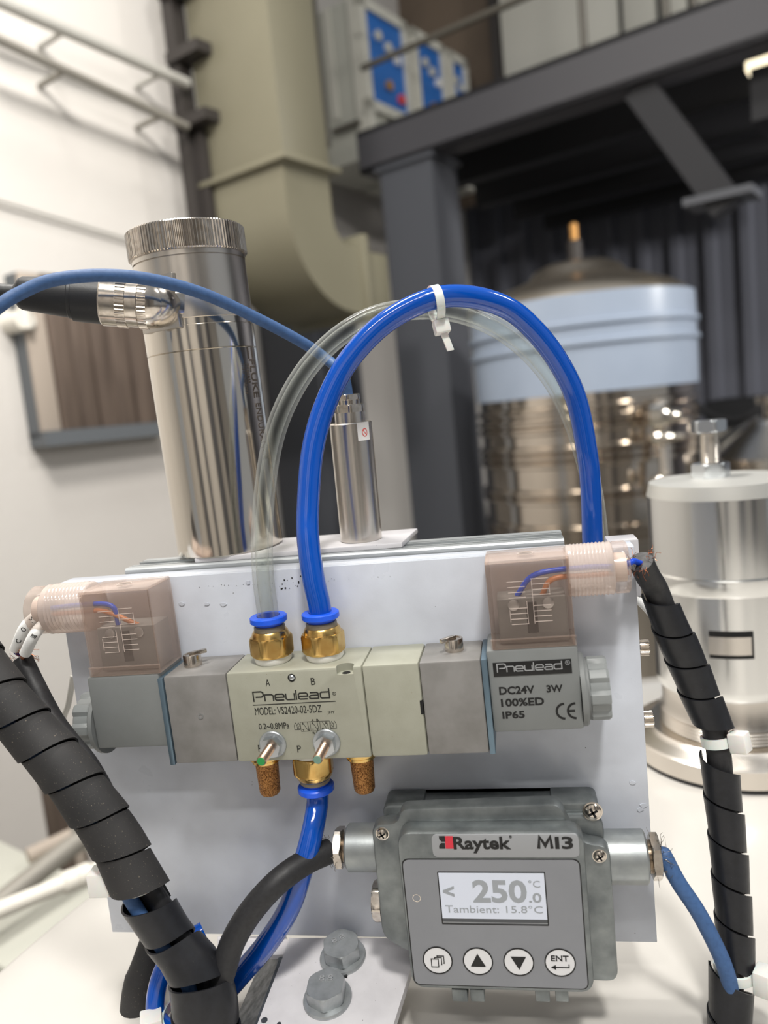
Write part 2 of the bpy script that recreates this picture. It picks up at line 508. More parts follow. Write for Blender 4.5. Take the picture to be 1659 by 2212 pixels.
# gallery slab, front beam, column, joists, braces
zt = at(1060, 178, YB).z; zb = at(1060, 283, YB).z
g = G().box((-2.45, YB, zb), (4.2, YB + 0.02, zt)); g.box((-2.45, YB - 0.0, zt - 0.025), (4.2, YB + 0.16, zt)); g.box((-2.45, YB, zb), (4.2, YB + 0.16, zb + 0.025))
struct('trim_1', g, 'beam_grey')
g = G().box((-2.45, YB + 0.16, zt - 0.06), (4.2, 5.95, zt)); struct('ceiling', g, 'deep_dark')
cx0 = at(822, 420, YB).x; cx1 = at(935, 420, YB).x
t = thing('steel_column', 'dark grey steel column carrying the gallery behind the blue tube arch', 'column', (cx0, YB, FLOOR), BLD)
g = G().box((cx0, YB + 0.01, FLOOR), (cx1, YB + 0.26, zb)); part('shaft', g, 'column_grey', t)
g = G().box((cx0 - 0.02, YB - 0.01, zb - 0.02), (cx1 + 0.02, YB + 0.28, zb)); part('cap_plate', g, 'column_grey', t)
for k, yy in enumerate((4.0, 4.55, 5.1, 5.6)):
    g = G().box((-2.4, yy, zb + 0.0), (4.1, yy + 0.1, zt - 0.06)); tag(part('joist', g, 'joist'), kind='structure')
t = thing('steel_brace', 'dark diagonal steel brace under the right end of the gallery', 'brace', at(1480, 300, YB + 0.1), BLD)
a = at(1400, 215, YB + 0.1); b = at(1560, 430, YB + 0.1); d = (b - a).normalized()
g = G().obox((a + b) / 2, d, Y, d.cross(Y), (b - a).length + 0.1, 0.12, 0.12); part('strut', g, 'joist', t)
g = G().obox(b, X, Y, Z, 0.26, 0.2, 0.03); part('end_plate', g, 'column_grey', t)
single('cross_beam', 'short dark beam running back at the upper right beside the lamp', 'beam',
       G().box((at(1600, 200, YB).x, YB + 0.2, zb - 0.22), (at(1600, 200, YB).x + 0.2, 5.4, zb - 0.02)), 'joist', F=BLD)
a = at(1610, 150, YB + 0.3)
t = thing('ceiling_lamp', 'lit cream lamp at the upper right edge under the gallery beam', 'lamp', a, BLD)
part('diffuser', G().box(a + Vector((0, 0, -0.01)), a + Vector((0.5, 0.14, 0.03)), 0.005), 'lamp_glow', t)
part('housing', G().box(a + Vector((-0.01, -0.01, 0.03)), a + Vector((0.51, 0.15, 0.07)), 0.005), 'joist', t)

# white wall: two conduits on stand-offs, wall box
def wall_pt(u, v, off): return at(u, v, WX + off, 0)
for nm, mt, a, b, r, lab in (('conduit', 'pipe_grey', (-40, -14), (405, 181), 0.020, 'upper pale conduit slanting across the white wall'),
                             ('conduit', 'pipe_dark', (-40, 68), (405, 274), 0.015, 'lower darker conduit slanting across the white wall')):
    p, q = wall_pt(*a, 0.16), wall_pt(*b, 0.16)
    t = thing(nm, lab, 'pipe', p, BLD, 'conduits on the white wall')
    part('pipe', G().cyl(p, q, r, n=20), mt, t)
    for k in (0.35, 0.85):
        c = p.lerp(q, k); part('clamp', G().cyl((WX + 0.003, c.y, c.z), c, 0.010, n=12), mt, t)
p0, p1 = wall_pt(372, -30, 0.1), wall_pt(470, 700, 0.1)
t = thing('wall_post', 'thin dark post with side brackets where the white wall ends', 'post', (p1.x, YE, FLOOR), BLD)
pp = wall_pt(400, 240, 0.1)
part('post', G().box((pp.x - 0.03, pp.y - 0.03, FLOOR), (pp.x + 0.03, pp.y + 0.03, 4.5)), 'post_dark', t)
part('post', G().box((pp.x - 0.05, pp.y - 0.0, FLOOR), (pp.x + 0.08, pp.y + 0.14, wall_pt(400, 290, 0.1).z)), 'post_dark', t)
for v in (10, 140, 275):
    q = wall_pt(405, v, 0.1); part('bracket', G().box((q.x - 0.02, pp.y - 0.05, q.z - 0.02), (q.x + 0.16, pp.y + 0.05, q.z + 0.02)), 'post_dark', t)
# brown boarded box
A = wall_pt(60, 640, 0.09); B_ = wall_pt(345, 640, 0.09); zb0 = wall_pt(100, 945, 0.09).z; y0 = wall_pt(88, 900, 0.09).y; y1 = wall_pt(372, 900, 0.09).y; zt0 = A.z + 0.08
t = thing('wall_box', 'brown boarded box fixed to the white wall behind the large steel sensor', 'box', (WX, (y0 + y1) / 2, zb0), BLD)
part('back_board', G().box((WX, y0, zb0), (WX + 0.07, y1, zt0)), 'slate', t)
nb = 7
for i in range(nb):
    a = y0 + (y1 - y0) * i / nb; b = y0 + (y1 - y0) * (i + 0.94) / nb
    part('board', G().box((WX + 0.07, a, zb0 + 0.02), (WX + 0.085 + 0.006 * (i % 2), b, zt0), 0.003), 'wood_light' if i == 0 else 'wood_brown', t)
part('bottom_rail', G().box((WX, y0, zb0 - 0.03), (WX + 0.1, y1, zb0 + 0.02)), 'slate', t)
p, q = wall_pt(-20, 428, 0.02), wall_pt(420, 560, 0.02)
single('wall_line', 'thin grey line added for a faint seam and shadow across the white wall above the boarded box', 'cable', G().cyl(p, q, 0.006, n=10), 'pipe_grey', org=p, F=BLD)  # added rod stands for a faint seam and shadow line on the plaster
# blurred white bracket on the wall, left edge
c = wall_pt(55, 690, 0.1)
single('wall_clip', 'small blurred white clamp at the left edge of the boarded wall box', 'clamp',
       G().cyl(c, c + Vector((-0.1, 0, 0)), 0.035, n=20).cyl(c + Vector((0, 0, -0.03)), c + Vector((0, 0, 0.1)), 0.02, n=16), 'pipe_white', org=c, F=BLD)
# pipes low on the left
p, q = deep(-60, 1990, 1.15), deep(330, 1830, 1.35)
t = thing('white_pipe', 'blurred white pipe with couplings running low behind the left of the panel', 'pipe', p, BLD)
part('pipe', G().cyl(p, q, 0.013, n=20), 'pipe_white', t)
for k in (0.50, 0.58): c = p.lerp(q, k); d = (q - p).normalized(); part('coupling', G().cyl(c - d * 0.012, c + d * 0.012, 0.018, n=20, bev=0.003), 'pipe_white', t)
p, q = deep(-50, 1990, 1.5), deep(190, 1800, 1.7)
t = thing('grey_pipe', 'blurred grey pipe above the white pipe at the lower left', 'pipe', p, BLD)
part('pipe', G().cyl(p, q, 0.022, n=20), 'pipe_dark', t)
part('flange', G().cyl(q - (q - p).normalized() * 0.02, q, 0.036, n=24, bev=0.004), 'pipe_grey', t)
p, q = deep(60, 1850, 1.78), deep(230, 1770, 1.9)
t = thing('pale_pipe', 'blurred pale pipe stub with a tee beside the brown post', 'pipe', p, BLD)
part('pipe', G().cyl(p, q, 0.018, n=20), 'wood_light', t)
c = p.lerp(q, 0.6); part('branch', G().cyl(c, c - Vector((0, 0, 0.11)), 0.012, n=16), 'wood_light', t)
c = deep(140, 1780, 2.15)
single('brown_post', 'blurred brown upright standing at the lower left behind the pipes', 'post', G().box((c.x - 0.035, c.y - 0.035, FLOOR), (c.x + 0.035, c.y + 0.035, c.z + 0.15)), 'wood_brown', org=(c.x, c.y, FLOOR), F=BLD)
c = deep(60, 2010, 1.6)
single('grey_cabinet', 'blurred grey low cabinet below the pipes at the lower left', 'cabinet', G().box((c.x - 0.6, c.y - 0.1, FLOOR), (c.x + 0.1, c.y + 0.15, c.z + 0.02), 0.01), 'cab_grey', org=(c.x, c.y, FLOOR), F=BLD)

# beige air duct
P = deep(612, 334, 2.8)
xl = at(437, 385, P.y).x + 0.02; yr = at(712, 360, P.x, 0).y - 0.0; wdt = yr - P.y
t = thing('air_duct', 'large beige rectangular ventilation duct hanging behind the large steel sensor', 'duct', (P.x, P.y, P.z), BLD)
part('upper_duct', G().box((xl, P.y, P.z), (P.x, yr, 5.5), 0.004), 'duct_beige', t)
part('flange', G().box((xl - 0.03, P.y - 0.03, P.z - 0.02), (P.x + 0.03, yr + 0.035, P.z), 0.003), 'duct_beige', t)
ri = 0.10; Ro = ri + wdt; pts = []
xl2 = xl + 0.02
for k in range(17):
    a = PI + (PI / 2) * k / 16; pts.append((yr + ri + Ro * math.cos(a), P.z - 0.02 - 0.16 + Ro * math.sin(a)))
pts.append((yr + ri + 0.05, P.z - 0.18 - Ro)); pts.append((yr + ri + 0.05, P.z - 0.18 - ri))
for k in range(17):
    a = 1.5 * PI - (PI / 2) * k / 16; pts.append((yr + ri + ri * math.cos(a), P.z - 0.18 + ri * math.sin(a)))
pts.append((yr, P.z - 0.02)); pts.append((P.y, P.z - 0.02))
part('elbow', G().prism(pts, xl2, P.x - 0.01, axis=0), 'duct_beige', t, sharp=20)
yo = yr + ri + 0.05
part('outlet_flange', G().box((xl2 - 0.03, yo, P.z - 0.18 - Ro - 0.03), (P.x + 0.02, yo + 0.03, P.z - 0.18 - ri + 0.05), 0.003), 'duct_beige', t)
part('outlet', G().box((xl2, yo + 0.03, P.z - 0.18 - Ro), (P.x - 0.01, yo + 0.2, P.z - 0.18 - ri - 0.01), 0.003), 'duct_beige', t)

# gallery: cabinets with blue doors, railing, panels
YC = YB + 0.35
cc = at(790, 250, YC); xc = cc.x
ycs = [at(u, 150, xc, 0).y for u in (783, 880, 888, 958, 963, 1004)]
ztop = at(758, -8, YC).z
xa = at(650, 200, YC).x
for k, (ya, yb) in enumerate(((YC, ycs[1]), (ycs[2], ycs[3]), (ycs[4], ycs[5]))):
    t = thing('control_cabinet', ('nearest pale control cabinet with a blue door on the gallery', 'middle pale control cabinet with a blue door on the gallery',
              'farthest pale control cabinet at the end of the gallery row')[k], 'cabinet', (xc, ya, zt), BLD, 'control cabinets on the gallery')
    yb -= 0.01
    part('body', G().box((xa, ya, zt), (xc, yb, ztop), 0.005), 'cab_grey', t)
    fr = 0.055
    z0, z1 = zt + (ztop - zt) * 0.30, ztop
    g = G()
    for (a0, b0, a1, b1) in ((ya, z0, ya + fr, z1), (yb - fr, z0, yb, z1), (ya, z1 - fr, yb, z1), (ya, z0, yb, z0 + fr), (ya, zt, ya + fr, z0), (ya, zt, yb, zt + fr * 0.6)):
        g.box((xc - 0.01, a0, b0), (xc + 0.03, a1, b1))
    part('frame', g, 'cab_frame', t)
    part('door', G().box((xc, ya + fr, z0 + fr), (xc + 0.012, yb - fr, z1 - fr)), 'cab_blue', t)
    L = yb - ya
    for (q, zq, mm) in ((0.35, 0.72, 'cab_frame'), (0.55, 0.66, 'cab_frame'), (0.72, 0.58, 'sticker'), (0.5, 0.3, 'orange_valve'), (0.75, 0.22, 'stick_red')):
        c = Vector((xc + 0.012, ya + L * q, z0 + (z1 - z0) * zq))
        part('indicator', G().cyl(c, c + Vector((0.02, 0, 0)), min(0.028, L * 0.09), n=16), mm, t)
    part('corner_post', G().box((xc - 0.05, ya - 0.012, zt), (xc - 0.01, ya, ztop)), 'cab_frame', t)
    if k == 0:
        part('corner_post', G().box((xc - 0.22, ya - 0.012, z0), (xc - 0.18, ya, ztop)), 'cab_frame', t)
        part('handle', G().box((xc - 0.22, ya - 0.04, z0 - 0.08), (xc - 0.03, ya - 0.012, z0 - 0.055)), 'rail_dark', t)
t = thing('railing', 'dark handrail along the front edge of the gallery', 'railing', (0, YB + 0.04, zt), BLD)
zr = at(900, 96, YB + 0.04).z; zr2 = at(700, 12, YB + 0.04).z
part('rail', G().cyl((-2.4, YB + 0.04, zr), (4.0, YB + 0.04, zr), 0.016, n=16), 'rail_dark', t)
part('rail', G().cyl((-2.4, YB + 0.04, zr2), (4.0, YB + 0.04, zr2), 0.016, n=16), 'rail_dark', t)
for u, v in ((1262, 100), (1440, 40), (1500, 10), (708, 300)):
    c = at(u, v, YB + 0.04); part('post', G().cyl((c.x, c.y, zt), (c.x, c.y, zt + 1.15), 0.016, n=16), 'rail_dark', t)
zs = 6.5
g = G().box((xs0, 5.2, zt), (at(1078, 100, 5.2).x, 5.3, zs)); struct('wall_upper', g, 'brown_wall')
x0_ = at(1086, 120, 5.0).x; t = thing('partition', 'pale upright partition panels standing on the gallery at top right', 'partition', (x0_, 5.0, zt), BLD)
xx = [at(u, 120, 5.0).x for u in (1086, 1350, 1432, 1500, 1659, 1800)]
for a, b in zip(xx[:-1], xx[1:]): part('panel', G().box((a, 5.0, zt), (b - 0.03, 5.04, zs), 0.003), 'panel_white', t)
part('edge_post', G().box((x0_ - 0.07, 4.98, zt), (x0_ - 0.01, 5.06, zs)), 'post_dark', t)

# ribbed stainless tank with pale blue film round its shoulder
TF = BLD
TD = 3.3
tc_ = deep(1272, 1000, TD); RT = 0.44; zsh = deep(1265, 637, TD - RT).z
t = thing('storage_tank', 'tall ribbed stainless tank with pale blue film around its top', 'tank', (tc_.x, tc_.y, FLOOR), BLD)
base = Vector((tc_.x, tc_.y, FLOOR)); H = zsh - FLOOR
pr = [(0.25, 0), (0.25, RT * 0.96)]
zz = 0.25; ribs = []
def hz(v): return deep(1272, v, TD - RT).z - FLOOR
rib_rows = [880, 905, 925, 968, 985, 1002, 1068, 1085, 1150, 1165, 1180, 1225, 1240]
for v in sorted([hz(q) for q in rib_rows]): pr += [(v - 0.014, RT), (v - 0.007, RT + 0.016), (v + 0.007, RT + 0.016), (v + 0.014, RT)]
pr.append((H, RT)); pr.append((H, 0))
part('shell', G().lathe(base, Z, pr, 72), 'tank_steel', t, sharp=25)
hb = hz(848)
part('film_band', G().lathe(base, Z, [(hb, RT + 0.003), (hb, RT + 0.012), (hb + 0.17, RT + 0.014), (hb + 0.175, RT + 0.026), (hb + 0.19, RT + 0.026), (hb + 0.195, RT + 0.014), (hb + 0.24, RT + 0.014), (hb + 0.245, RT + 0.026), (hb + 0.26, RT + 0.026), (hb + 0.265, RT + 0.014), (H, RT + 0.012), (H, RT + 0.003)], 72), 'film_blue', t, sharp=25)
part('lid', G().lathe(base, Z, [(H, RT * 0.99), (H + 0.02, RT * 0.96), (H + 0.05, RT * 0.86), (H + 0.085, RT * 0.66), (H + 0.10, RT * 0.56), (H + 0.115, RT * 0.46), (H + 0.15, RT * 0.40), (H + 0.17, RT * 0.30), (H + 0.175, 0)], 64), 'lid_steel', t, sharp=40)
a = base + Vector((0, 0, H + 0.175)); part('vent_pipe', G().cyl(a, a + Vector((0, 0, 0.09)), 0.03, n=16), 'post_dark', t)
part('vent_valve', G().cyl(a + Vector((0, 0, 0.09)), a + Vector((0, 0, 0.16)), 0.016, n=16, bev=0.004), 'orange_valve', t)
for k in range(4):
    a_ = PI / 4 + k * PI / 2; c = base + Vector((math.cos(a_), math.sin(a_), 0)) * RT * 0.8
    part('leg', G().cyl(c, c + Vector((0, 0, 0.3)), 0.05, n=16), 'tank_steel', t)
t = thing('level_gauge', 'blurred level gauge with shiny valve fittings on the right of the ribbed tank', 'gauge', deep(1432, 900, 2.8), BLD)
c0, c1 = deep(1425, 865, 2.8), deep(1445, 1080, 2.8)
part('tube', G().cyl(c0, c1, 0.022, n=16), 'stainless_dull', t)
for v, r in ((900, 0.045), (945, 0.028), (1040, 0.028)):
    c = deep(1430 + (v - 900) * 0.05, v, 2.75); part('valve', G().lathe(c - X * 0.05, X, [(0, r * 0.5), (0.02, r), (0.06, r), (0.08, r * 0.6), (0.12, r * 0.4)], 24), 'stainless', t)
# second tank and dark gear far right
c = deep(1680, 1000, 3.3); hz0 = deep(1680, 990, 3.3).z
t = thing('cone_tank', 'blurred steel tank with a conical lid at the right edge', 'tank', (c.x, c.y, FLOOR), BLD)
b_ = Vector((c.x, c.y, FLOOR)); h_ = hz0 - FLOOR
part('shell', G().lathe(b_, Z, [(0, 0.2), (0.0, 0.24), (h_, 0.24)], 48), 'stainless_dull', t)
part('lid', G().lathe(b_, Z, [(h_, 0.25), (h_ + 0.02, 0.25), (h_ + 0.14, 0.12), (h_ + 0.17, 0.1), (h_ + 0.18, 0)], 48), 'stainless_dull', t)
part('neck', G().lathe(b_ + Z * (h_ + 0.18), Z, [(0, 0.05), (0.06, 0.05), (0.06, 0.08), (0.09, 0.08)], 32), 'stainless_dull', t)
c = deep(1590, 930, 4.6)
t = thing('pump_unit', 'dark blurred machine with hoses at the right behind the canister', 'machine', (c.x, c.y, FLOOR), BLD)
part('housing', G().box((c.x - 0.15, c.y - 0.1, FLOOR), (c.x + 0.8, c.y + 0.3, deep(1590, 860, 4.6).z), 0.02), 'deep_dark', t)
part('barrel', G().cyl(c + Vector((-0.1, -0.35, -0.1)), c + Vector((0.35, -0.35, -0.06)), 0.12, n=32, bev=0.01), 'pipe_dark', t)
part('hose', G().tube([deep(1500, 870, 3.9), deep(1540, 900, 3.8), deep(1600, 905, 3.7), deep(1680, 850, 3.6)], 0.018, 12), 'black_rubber', t)
part('hose', G().tube([deep(1470, 960, 3.9), deep(1520, 1000, 3.9), deep(1560, 950, 3.8), deep(1640, 900, 3.8)], 0.015, 12), 'black_rubber', t)
c = deep(690, 900, 4.6)
single('dark_locker', 'dark grey locker standing left of the steel column', 'cabinet',
       G().box((c.x - 0.22, c.y - 0.2, FLOOR), (c.x + 0.2, c.y + 0.2, deep(690, 655, 4.6).z), 0.01), 'column_grey', org=(c.x, c.y, FLOOR), F=BLD)
# behind the photographer: pale wall and dark columns added for the polished metal to mirror
g = G().box((-3.2, -3.7, FLOOR), (5.4, -3.6, 2.6)); struct('wall_front', g, 'plaster', F=APP)
for k, (xx_, ww) in enumerate(((-1.5, 0.35), (-0.35, 0.22), (0.9, 0.5), (2.3, 0.4))):
    single('reflection_column', ('dark column added for reflections behind the photographer, far left', 'slim dark column added for reflections behind the photographer', 'broad dark column added for reflections behind the photographer', 'dark column added for reflections behind the photographer, far right')[k],
           'column', G().box((xx_, -3.5, FLOOR), (xx_ + ww, -3.2, 2.6)), 'column_grey', org=(xx_, -3.5, FLOOR), F=APP)

# ================================================================ WHITE VESSEL UNDER EVERYTHING
CUR['F'] = APP
ZV = -0.150
R_, c0 = 0.6, Vector((0.314, -0.09, 0))
t = thing('white_vessel', 'large glossy white round vessel top on which everything stands', 'vessel', (c0.x, c0.y, FLOOR))
pr = [(0, 0), (0, R_ - 0.02), (0.02, R_ - 0.005), (ZV - FLOOR - 0.05, R_ - 0.005)]
part('body', G().lathe((c0.x, c0.y, FLOOR), Z, pr, 96), 'vessel_paint', t)
h = ZV - FLOOR
part('lid', G().lathe((c0.x, c0.y, FLOOR), Z, [(h - 0.05, R_ - 0.02), (h - 0.048, R_ + 0.004), (h - 0.02, R_ + 0.004), (h - 0.008, R_ - 0.002), (h - 0.002, R_ - 0.012), (h, R_ - 0.04), (h, 0)], 128), 'vessel_paint', t)

# ================================================================ PANEL AND SUPPORT
x0, x1, z0, z1 = -0.1838, 0.1403, -0.1203, 0.1011
t = thing('mounting_plate', 'white painted sheet panel carrying the valve and the display unit', 'panel', (0, 0.002, z0))
part('sheet', G().box((x0, 0, z0), (x1, 0.0022, z1), 0.0004), 'panel_paint', t)
part('folded_lip', G().box((x0, 0.0023, z1 - 0.0018), (x1, 0.016, z1 + 0.0001), 0.0002), 'panel_paint', t)
part('folded_edge', G().box((x1 - 0.0019, 0.0023, z0 + 0.02), (x1 + 0.0001, 0.016, z1 - 0.002), 0.0002), 'panel_paint', t)
g = G(); rr = random.Random(3)
for (u, v) in ((448, 1305), (483, 1305), (393, 1304), (536, 1258), (1390, 1740), (1382, 1748), (1366, 1690)):
    p = at(u, v, 0); pts = []
    for k in range(7): a = 2 * PI * k / 7; q = (0.6 + 0.6 * rr.random()) * 0.0012; pts.append((p.x + q * math.cos(a) * 1.6, p.z + q * math.sin(a)))
    g.prism(pts, -0.0004, 0.0002)
part('paint_blister', g, 'panel_paint', t)
g = G()
for a in range(14):
    u = 600 + rr.random() * 50; v = 1255 + rr.random() * 22 - (u - 600) * 0.25; p = at(u, v, 0)
    g.cyl((p.x, 0.0003, p.z), (p.x, -0.0002, p.z), 0.0001 + rr.random() * 0.0004, n=8)
for a in range(30):
    u = 400 + rr.random() * 500; p = at(u, 1262 - (u - 400) * 0.055 + 5 + rr.random() * 5, 0); g.cyl((p.x, 0.0003, p.z), (p.x, -0.0002, p.z), 0.00008 + rr.random() * 0.00014, n=6)
part('dirt_mark', g, 'ink', t)

# support bracket below the panel, folded forward
th_ = math.radians(8)
ts = Vector((0, -math.cos(th_), -math.sin(th_))); tn = Vector((0, -math.sin(th_), math.cos(th_)))
def onb(u, v, lift=0.0):
    """point of the tilted bracket face under a picture point"""
    d = R3 @ Vector(((u - CX) / F_PX, (v - CY) / F_PX, 1.0)); o = Vector((0, 0, z0)) + tn * lift
    return CAM + d * ((o - CAM).dot(tn) / d.dot(tn))
t = thing('support_bracket', 'white painted bracket arm folded forward under the panel, holding two hex bolts', 'bracket', (-0.03, -0.04, z0))
ol = [onb(625, 2026), onb(830, 2026), onb(905, 2030), onb(885, 2100), onb(842, 2240), onb(545, 2240), onb(610, 2070)]
g = G(); n = len(ol)
g.raw([p for p in ol] + [p - tn * 0.005 for p in ol], [tuple(range(n)), tuple(range(n, 2 * n))[::-1]] + [(i, (i + 1) % n, n + (i + 1) % n, n + i) for i in range(n)])
part('arm', g, 'bracket_paint', t)
# cream tab to the left and the dark inner web
tb = [onb(470, 2022, -0.004), onb(618, 2022, -0.004), onb(626, 2040, -0.004), onb(612, 2062, -0.004), onb(470, 2066, -0.004)]
g = G(); n = 5; g.raw(tb + [p - tn * 0.003 for p in tb], [tuple(range(n)), tuple(range(n, 2 * n))[::-1]] + [(i, (i + 1) % n, n + (i + 1) % n, n + i) for i in range(n)])
part('side_tab', g, 'bracket_paint', t)
wb = [onb(612, 2066, -0.0055), onb(548, 2240, -0.0055), onb(500, 2240, -0.022), onb(575, 2066, -0.022)]
g = G(); g.raw(wb + [p - X * 0.002 for p in wb], [(0, 1, 2, 3), (7, 6, 5, 4), (0, 4, 5, 1), (1, 5, 6, 2), (2, 6, 7, 3), (3, 7, 4, 0)])
part('web', g, 'bare_steel', t)
sl = [onb(733, 2094, 0.0004), onb(752, 2094, 0.0004), onb(750, 2112, 0.0004), onb(730, 2110, 0.0004)]
g = G(); g.raw(sl + [p - tn * 0.0002 for p in sl], [(0, 1, 2, 3), (7, 6, 5, 4)] + [(i, (i + 1) % 4, 4 + (i + 1) % 4, 4 + i) for i in range(4)])
part('slot', g, 'dark_gap', t)
g = G()
for u, v, a in ((571, 2204, 0.0018), (603, 2212, 0.0012)):
    p = onb(u, v); g.lathe(p - tn * 0.0001, tn, [(0, a), (0.0003, a)], 9)
part('chipped_spot', g, 'bare_steel', t)
for k, (u, v, wu, wv, ph, lab, tu, tv, ang) in enumerate(((747, 2044, 741, 2068, 0.25, 'zinc hex bolt nearer the panel on the white bracket', 754, 2032, 35),
                                              (710, 2133, 708, 2158, 0.05, 'zinc hex bolt nearer the viewer on the white bracket', 706, 2112, 4))):
    p = onb(wu, wv, 0.0); t = thing('hex_bolt', lab, 'bolt', p, APP, 'hex bolts on the bracket')
    part('washer', G().lathe(p, tn, [(0, 0.0130), (0.0012, 0.0132), (0.0022, 0.0127), (0.0024, 0.0095)], 48), 'bolt_zinc', t)
    part('head', G().hexa(p + tn * 0.0022, tn, 0.0078, 0.0112, phase=ph, ref=(1, 0, 0)), 'bolt_zinc', t)
    xa_ = Vector((1, 0, 0)); ya_ = -ts
    a = math.radians(ang); xd = xa_ * math.cos(a) + ya_ * math.sin(a); yd = -xa_ * math.sin(a) + ya_ * math.cos(a)
    top = p + tn * 0.0101
    text('8.8', t, 'label_grey', top + yd * 0.0018 - xd * 0.0038, 0.0076, 0.0036, xd, yd, name='grade_mark', th=0.0005)

# aluminium profile and sensor plate behind the panel top
YP = 0.018
pa = at(270, 1222, YP + 0.001); pb = at(1219, 1172, YP)
t = thing('aluminium_rail', 'grooved aluminium rail running behind the top edge of the white panel', 'rail', (pa.x, YP, z1))
zt_ = at(1219, 1150, YP + 0.02).z
zr0, zr1 = z1 - 0.02, at(750, 1200, YP).z
xL, xR = pa.x, pb.x
d_ = 0.030
prof = [(YP, zr0), (YP, zr1), (YP + 0.001, zr1 + 0.001), (YP + 0.007, zr1 + 0.001), (YP + 0.007, zr1 - 0.002), (YP + 0.009, zr1 - 0.002), (YP + 0.009, zr1 + 0.001),
        (YP + 0.011, zr1 + 0.001), (YP + 0.011, zr1 - 0.004), (YP + 0.019, zr1 - 0.004), (YP + 0.019, zr1 + 0.001), (YP + 0.021, zr1 + 0.001), (YP + 0.021, zr1 - 0.002),
        (YP + 0.023, zr1 - 0.002), (YP + 0.023, zr1 + 0.001), (YP + d_, zr1 + 0.001), (YP + d_, zr0)]
part('profile', G().prism(prof, xL, xR, axis=0), 'alu_profile', t, sharp=15)
p = at(327, 1216, YP + 0.012); part('slot_nut', G().box((p.x - 0.012, YP + 0.0112, zr1 - 0.004), (p.x + 0.002, YP + 0.0188, zr1 - 0.0005), 0.0003), 'bare_steel', t)
p = at(1188, 1152, YP + 0.012); part('slot_nut', G().box((p.x - 0.008, YP + 0.0112, zr1 - 0.004), (p.x + 0.004, YP + 0.0188, zr1 - 0.0005), 0.0003), 'bare_steel', t)
ZS = zr1 + 0.001
def onz(u, v, z): return at(u, v, z, 2)
pl = [onz(330, 1208, ZS + .003), onz(880, 1169, ZS + .003), onz(902, 1140, ZS + .003), onz(600, 1163, ZS + .003), onz(340, 1185, ZS + .003)]
pl = [onz(420, 1206, ZS + .003), onz(868, 1172, ZS + .003), onz(902, 1141, ZS + .003), onz(425, 1176, ZS + .003)]
single('sensor_plate', 'white plate on the rail under the two upright steel sensors', 'plate',
       G().prism([(p.x, p.y) for p in pl], ZS, ZS + 0.003, 0.0006, axis=2), 'bracket_paint', org=(pl[0].x, pl[0].y, ZS))
ZT = ZS + 0.003

# rear box corner at the panel's top right
a = at(1372, 1182, 0.004)
single('corner_block', 'small white block behind the top right corner of the panel', 'block',
       G().box((a.x - 0.012, 0.018, a.z - 0.03), (a.x + 0.004, 0.034, a.z + 0.0015), 0.0008), 'bracket_paint', org=a)
for k, (u, v) in enumerate(((1385, 1399), (1399, 1554))):
    p = at(u - 12, v, 0.008); t = thing('thumb_screw', ('upper knurled steel thumb screw at the right edge of the panel', 'lower knurled steel thumb screw at the right edge of the panel')[k], 'screw', p, APP, 'thumb screws at the panel edge')
    part('knurled_head', G().knurl((x1 + 0.0005, p.y, p.z), X, 0.0052, 0.0044, 20, 0.0005, 0.0004), 'nickel', t, flat=True)

# ================================================================ LARGE STAINLESS SENSOR
def fit_cyl(ub, vb, wpx, y):           # radius in metres that shows wpx wide at this place
    a, b = at(ub - wpx / 2, vb, y), at(ub + wpx / 2, vb, y); return (b - a).length / 2
YS = 0.052
b0 = at(500, 1187, YS); b0.z = ZT
rb = fit_cyl(498, 1150, 214, YS)
pt = at(405, 500, YS)
ax = (Vector((pt.x, YS - 0.004, pt.z)) - b0); LH = ax.length; ax.normalize()
t = thing('infrared_sensor', 'large upright stainless steel cylinder sensor with a knurled cap', 'sensor', b0)
sx, sy, _ = frame_of(ax)
def hh(v):                             # height along the axis shown at picture row v (front of the cylinder)
    lo, hi = 0.0, LH * 1.2
    for _ in range(40):
        m = (lo + hi) / 2; q = R3.transposed() @ (b0 + ax * m - Y * rb - CAM)
        if CY + F_PX * q.y / q.z > v: lo = m
        else: hi = m
    return lo
h1, h2, h3, h4, h5, h6 = hh(756), hh(702), hh(687), hh(552), hh(538), hh(474)
part('lower_body', G().lathe(b0, ax, [(0, rb - 0.001), (0.001, rb), (h1 - 0.0004, rb), (h1, rb - 0.0005)], 96), 'stainless', t)
part('middle_ring', G().lathe(b0, ax, [(h1, rb - 0.0005), (h1 + 0.0004, rb), (h2, rb), (h2 + 0.0004, rb - 0.0006), (h3, rb - 0.0006)], 96), 'stainless', t)
part('head_body', G().lathe(b0, ax, [(h3, rb - 0.0006), (h3 + 0.0004, rb + 0.0002), (h4, rb + 0.0002), (h4, rb - 0.001), (h4 + 0.0008, rb - 0.001), (h4 + 0.0008, rb + 0.0004), (h5, rb + 0.0004)], 96), 'stainless_dull', t)
part('knurled_cap', G().knurl(b0 + ax * h5, ax, h6 - h5, rb * 1.065, 110, 0.0005, 0.0008), 'nickel', t, flat=True)
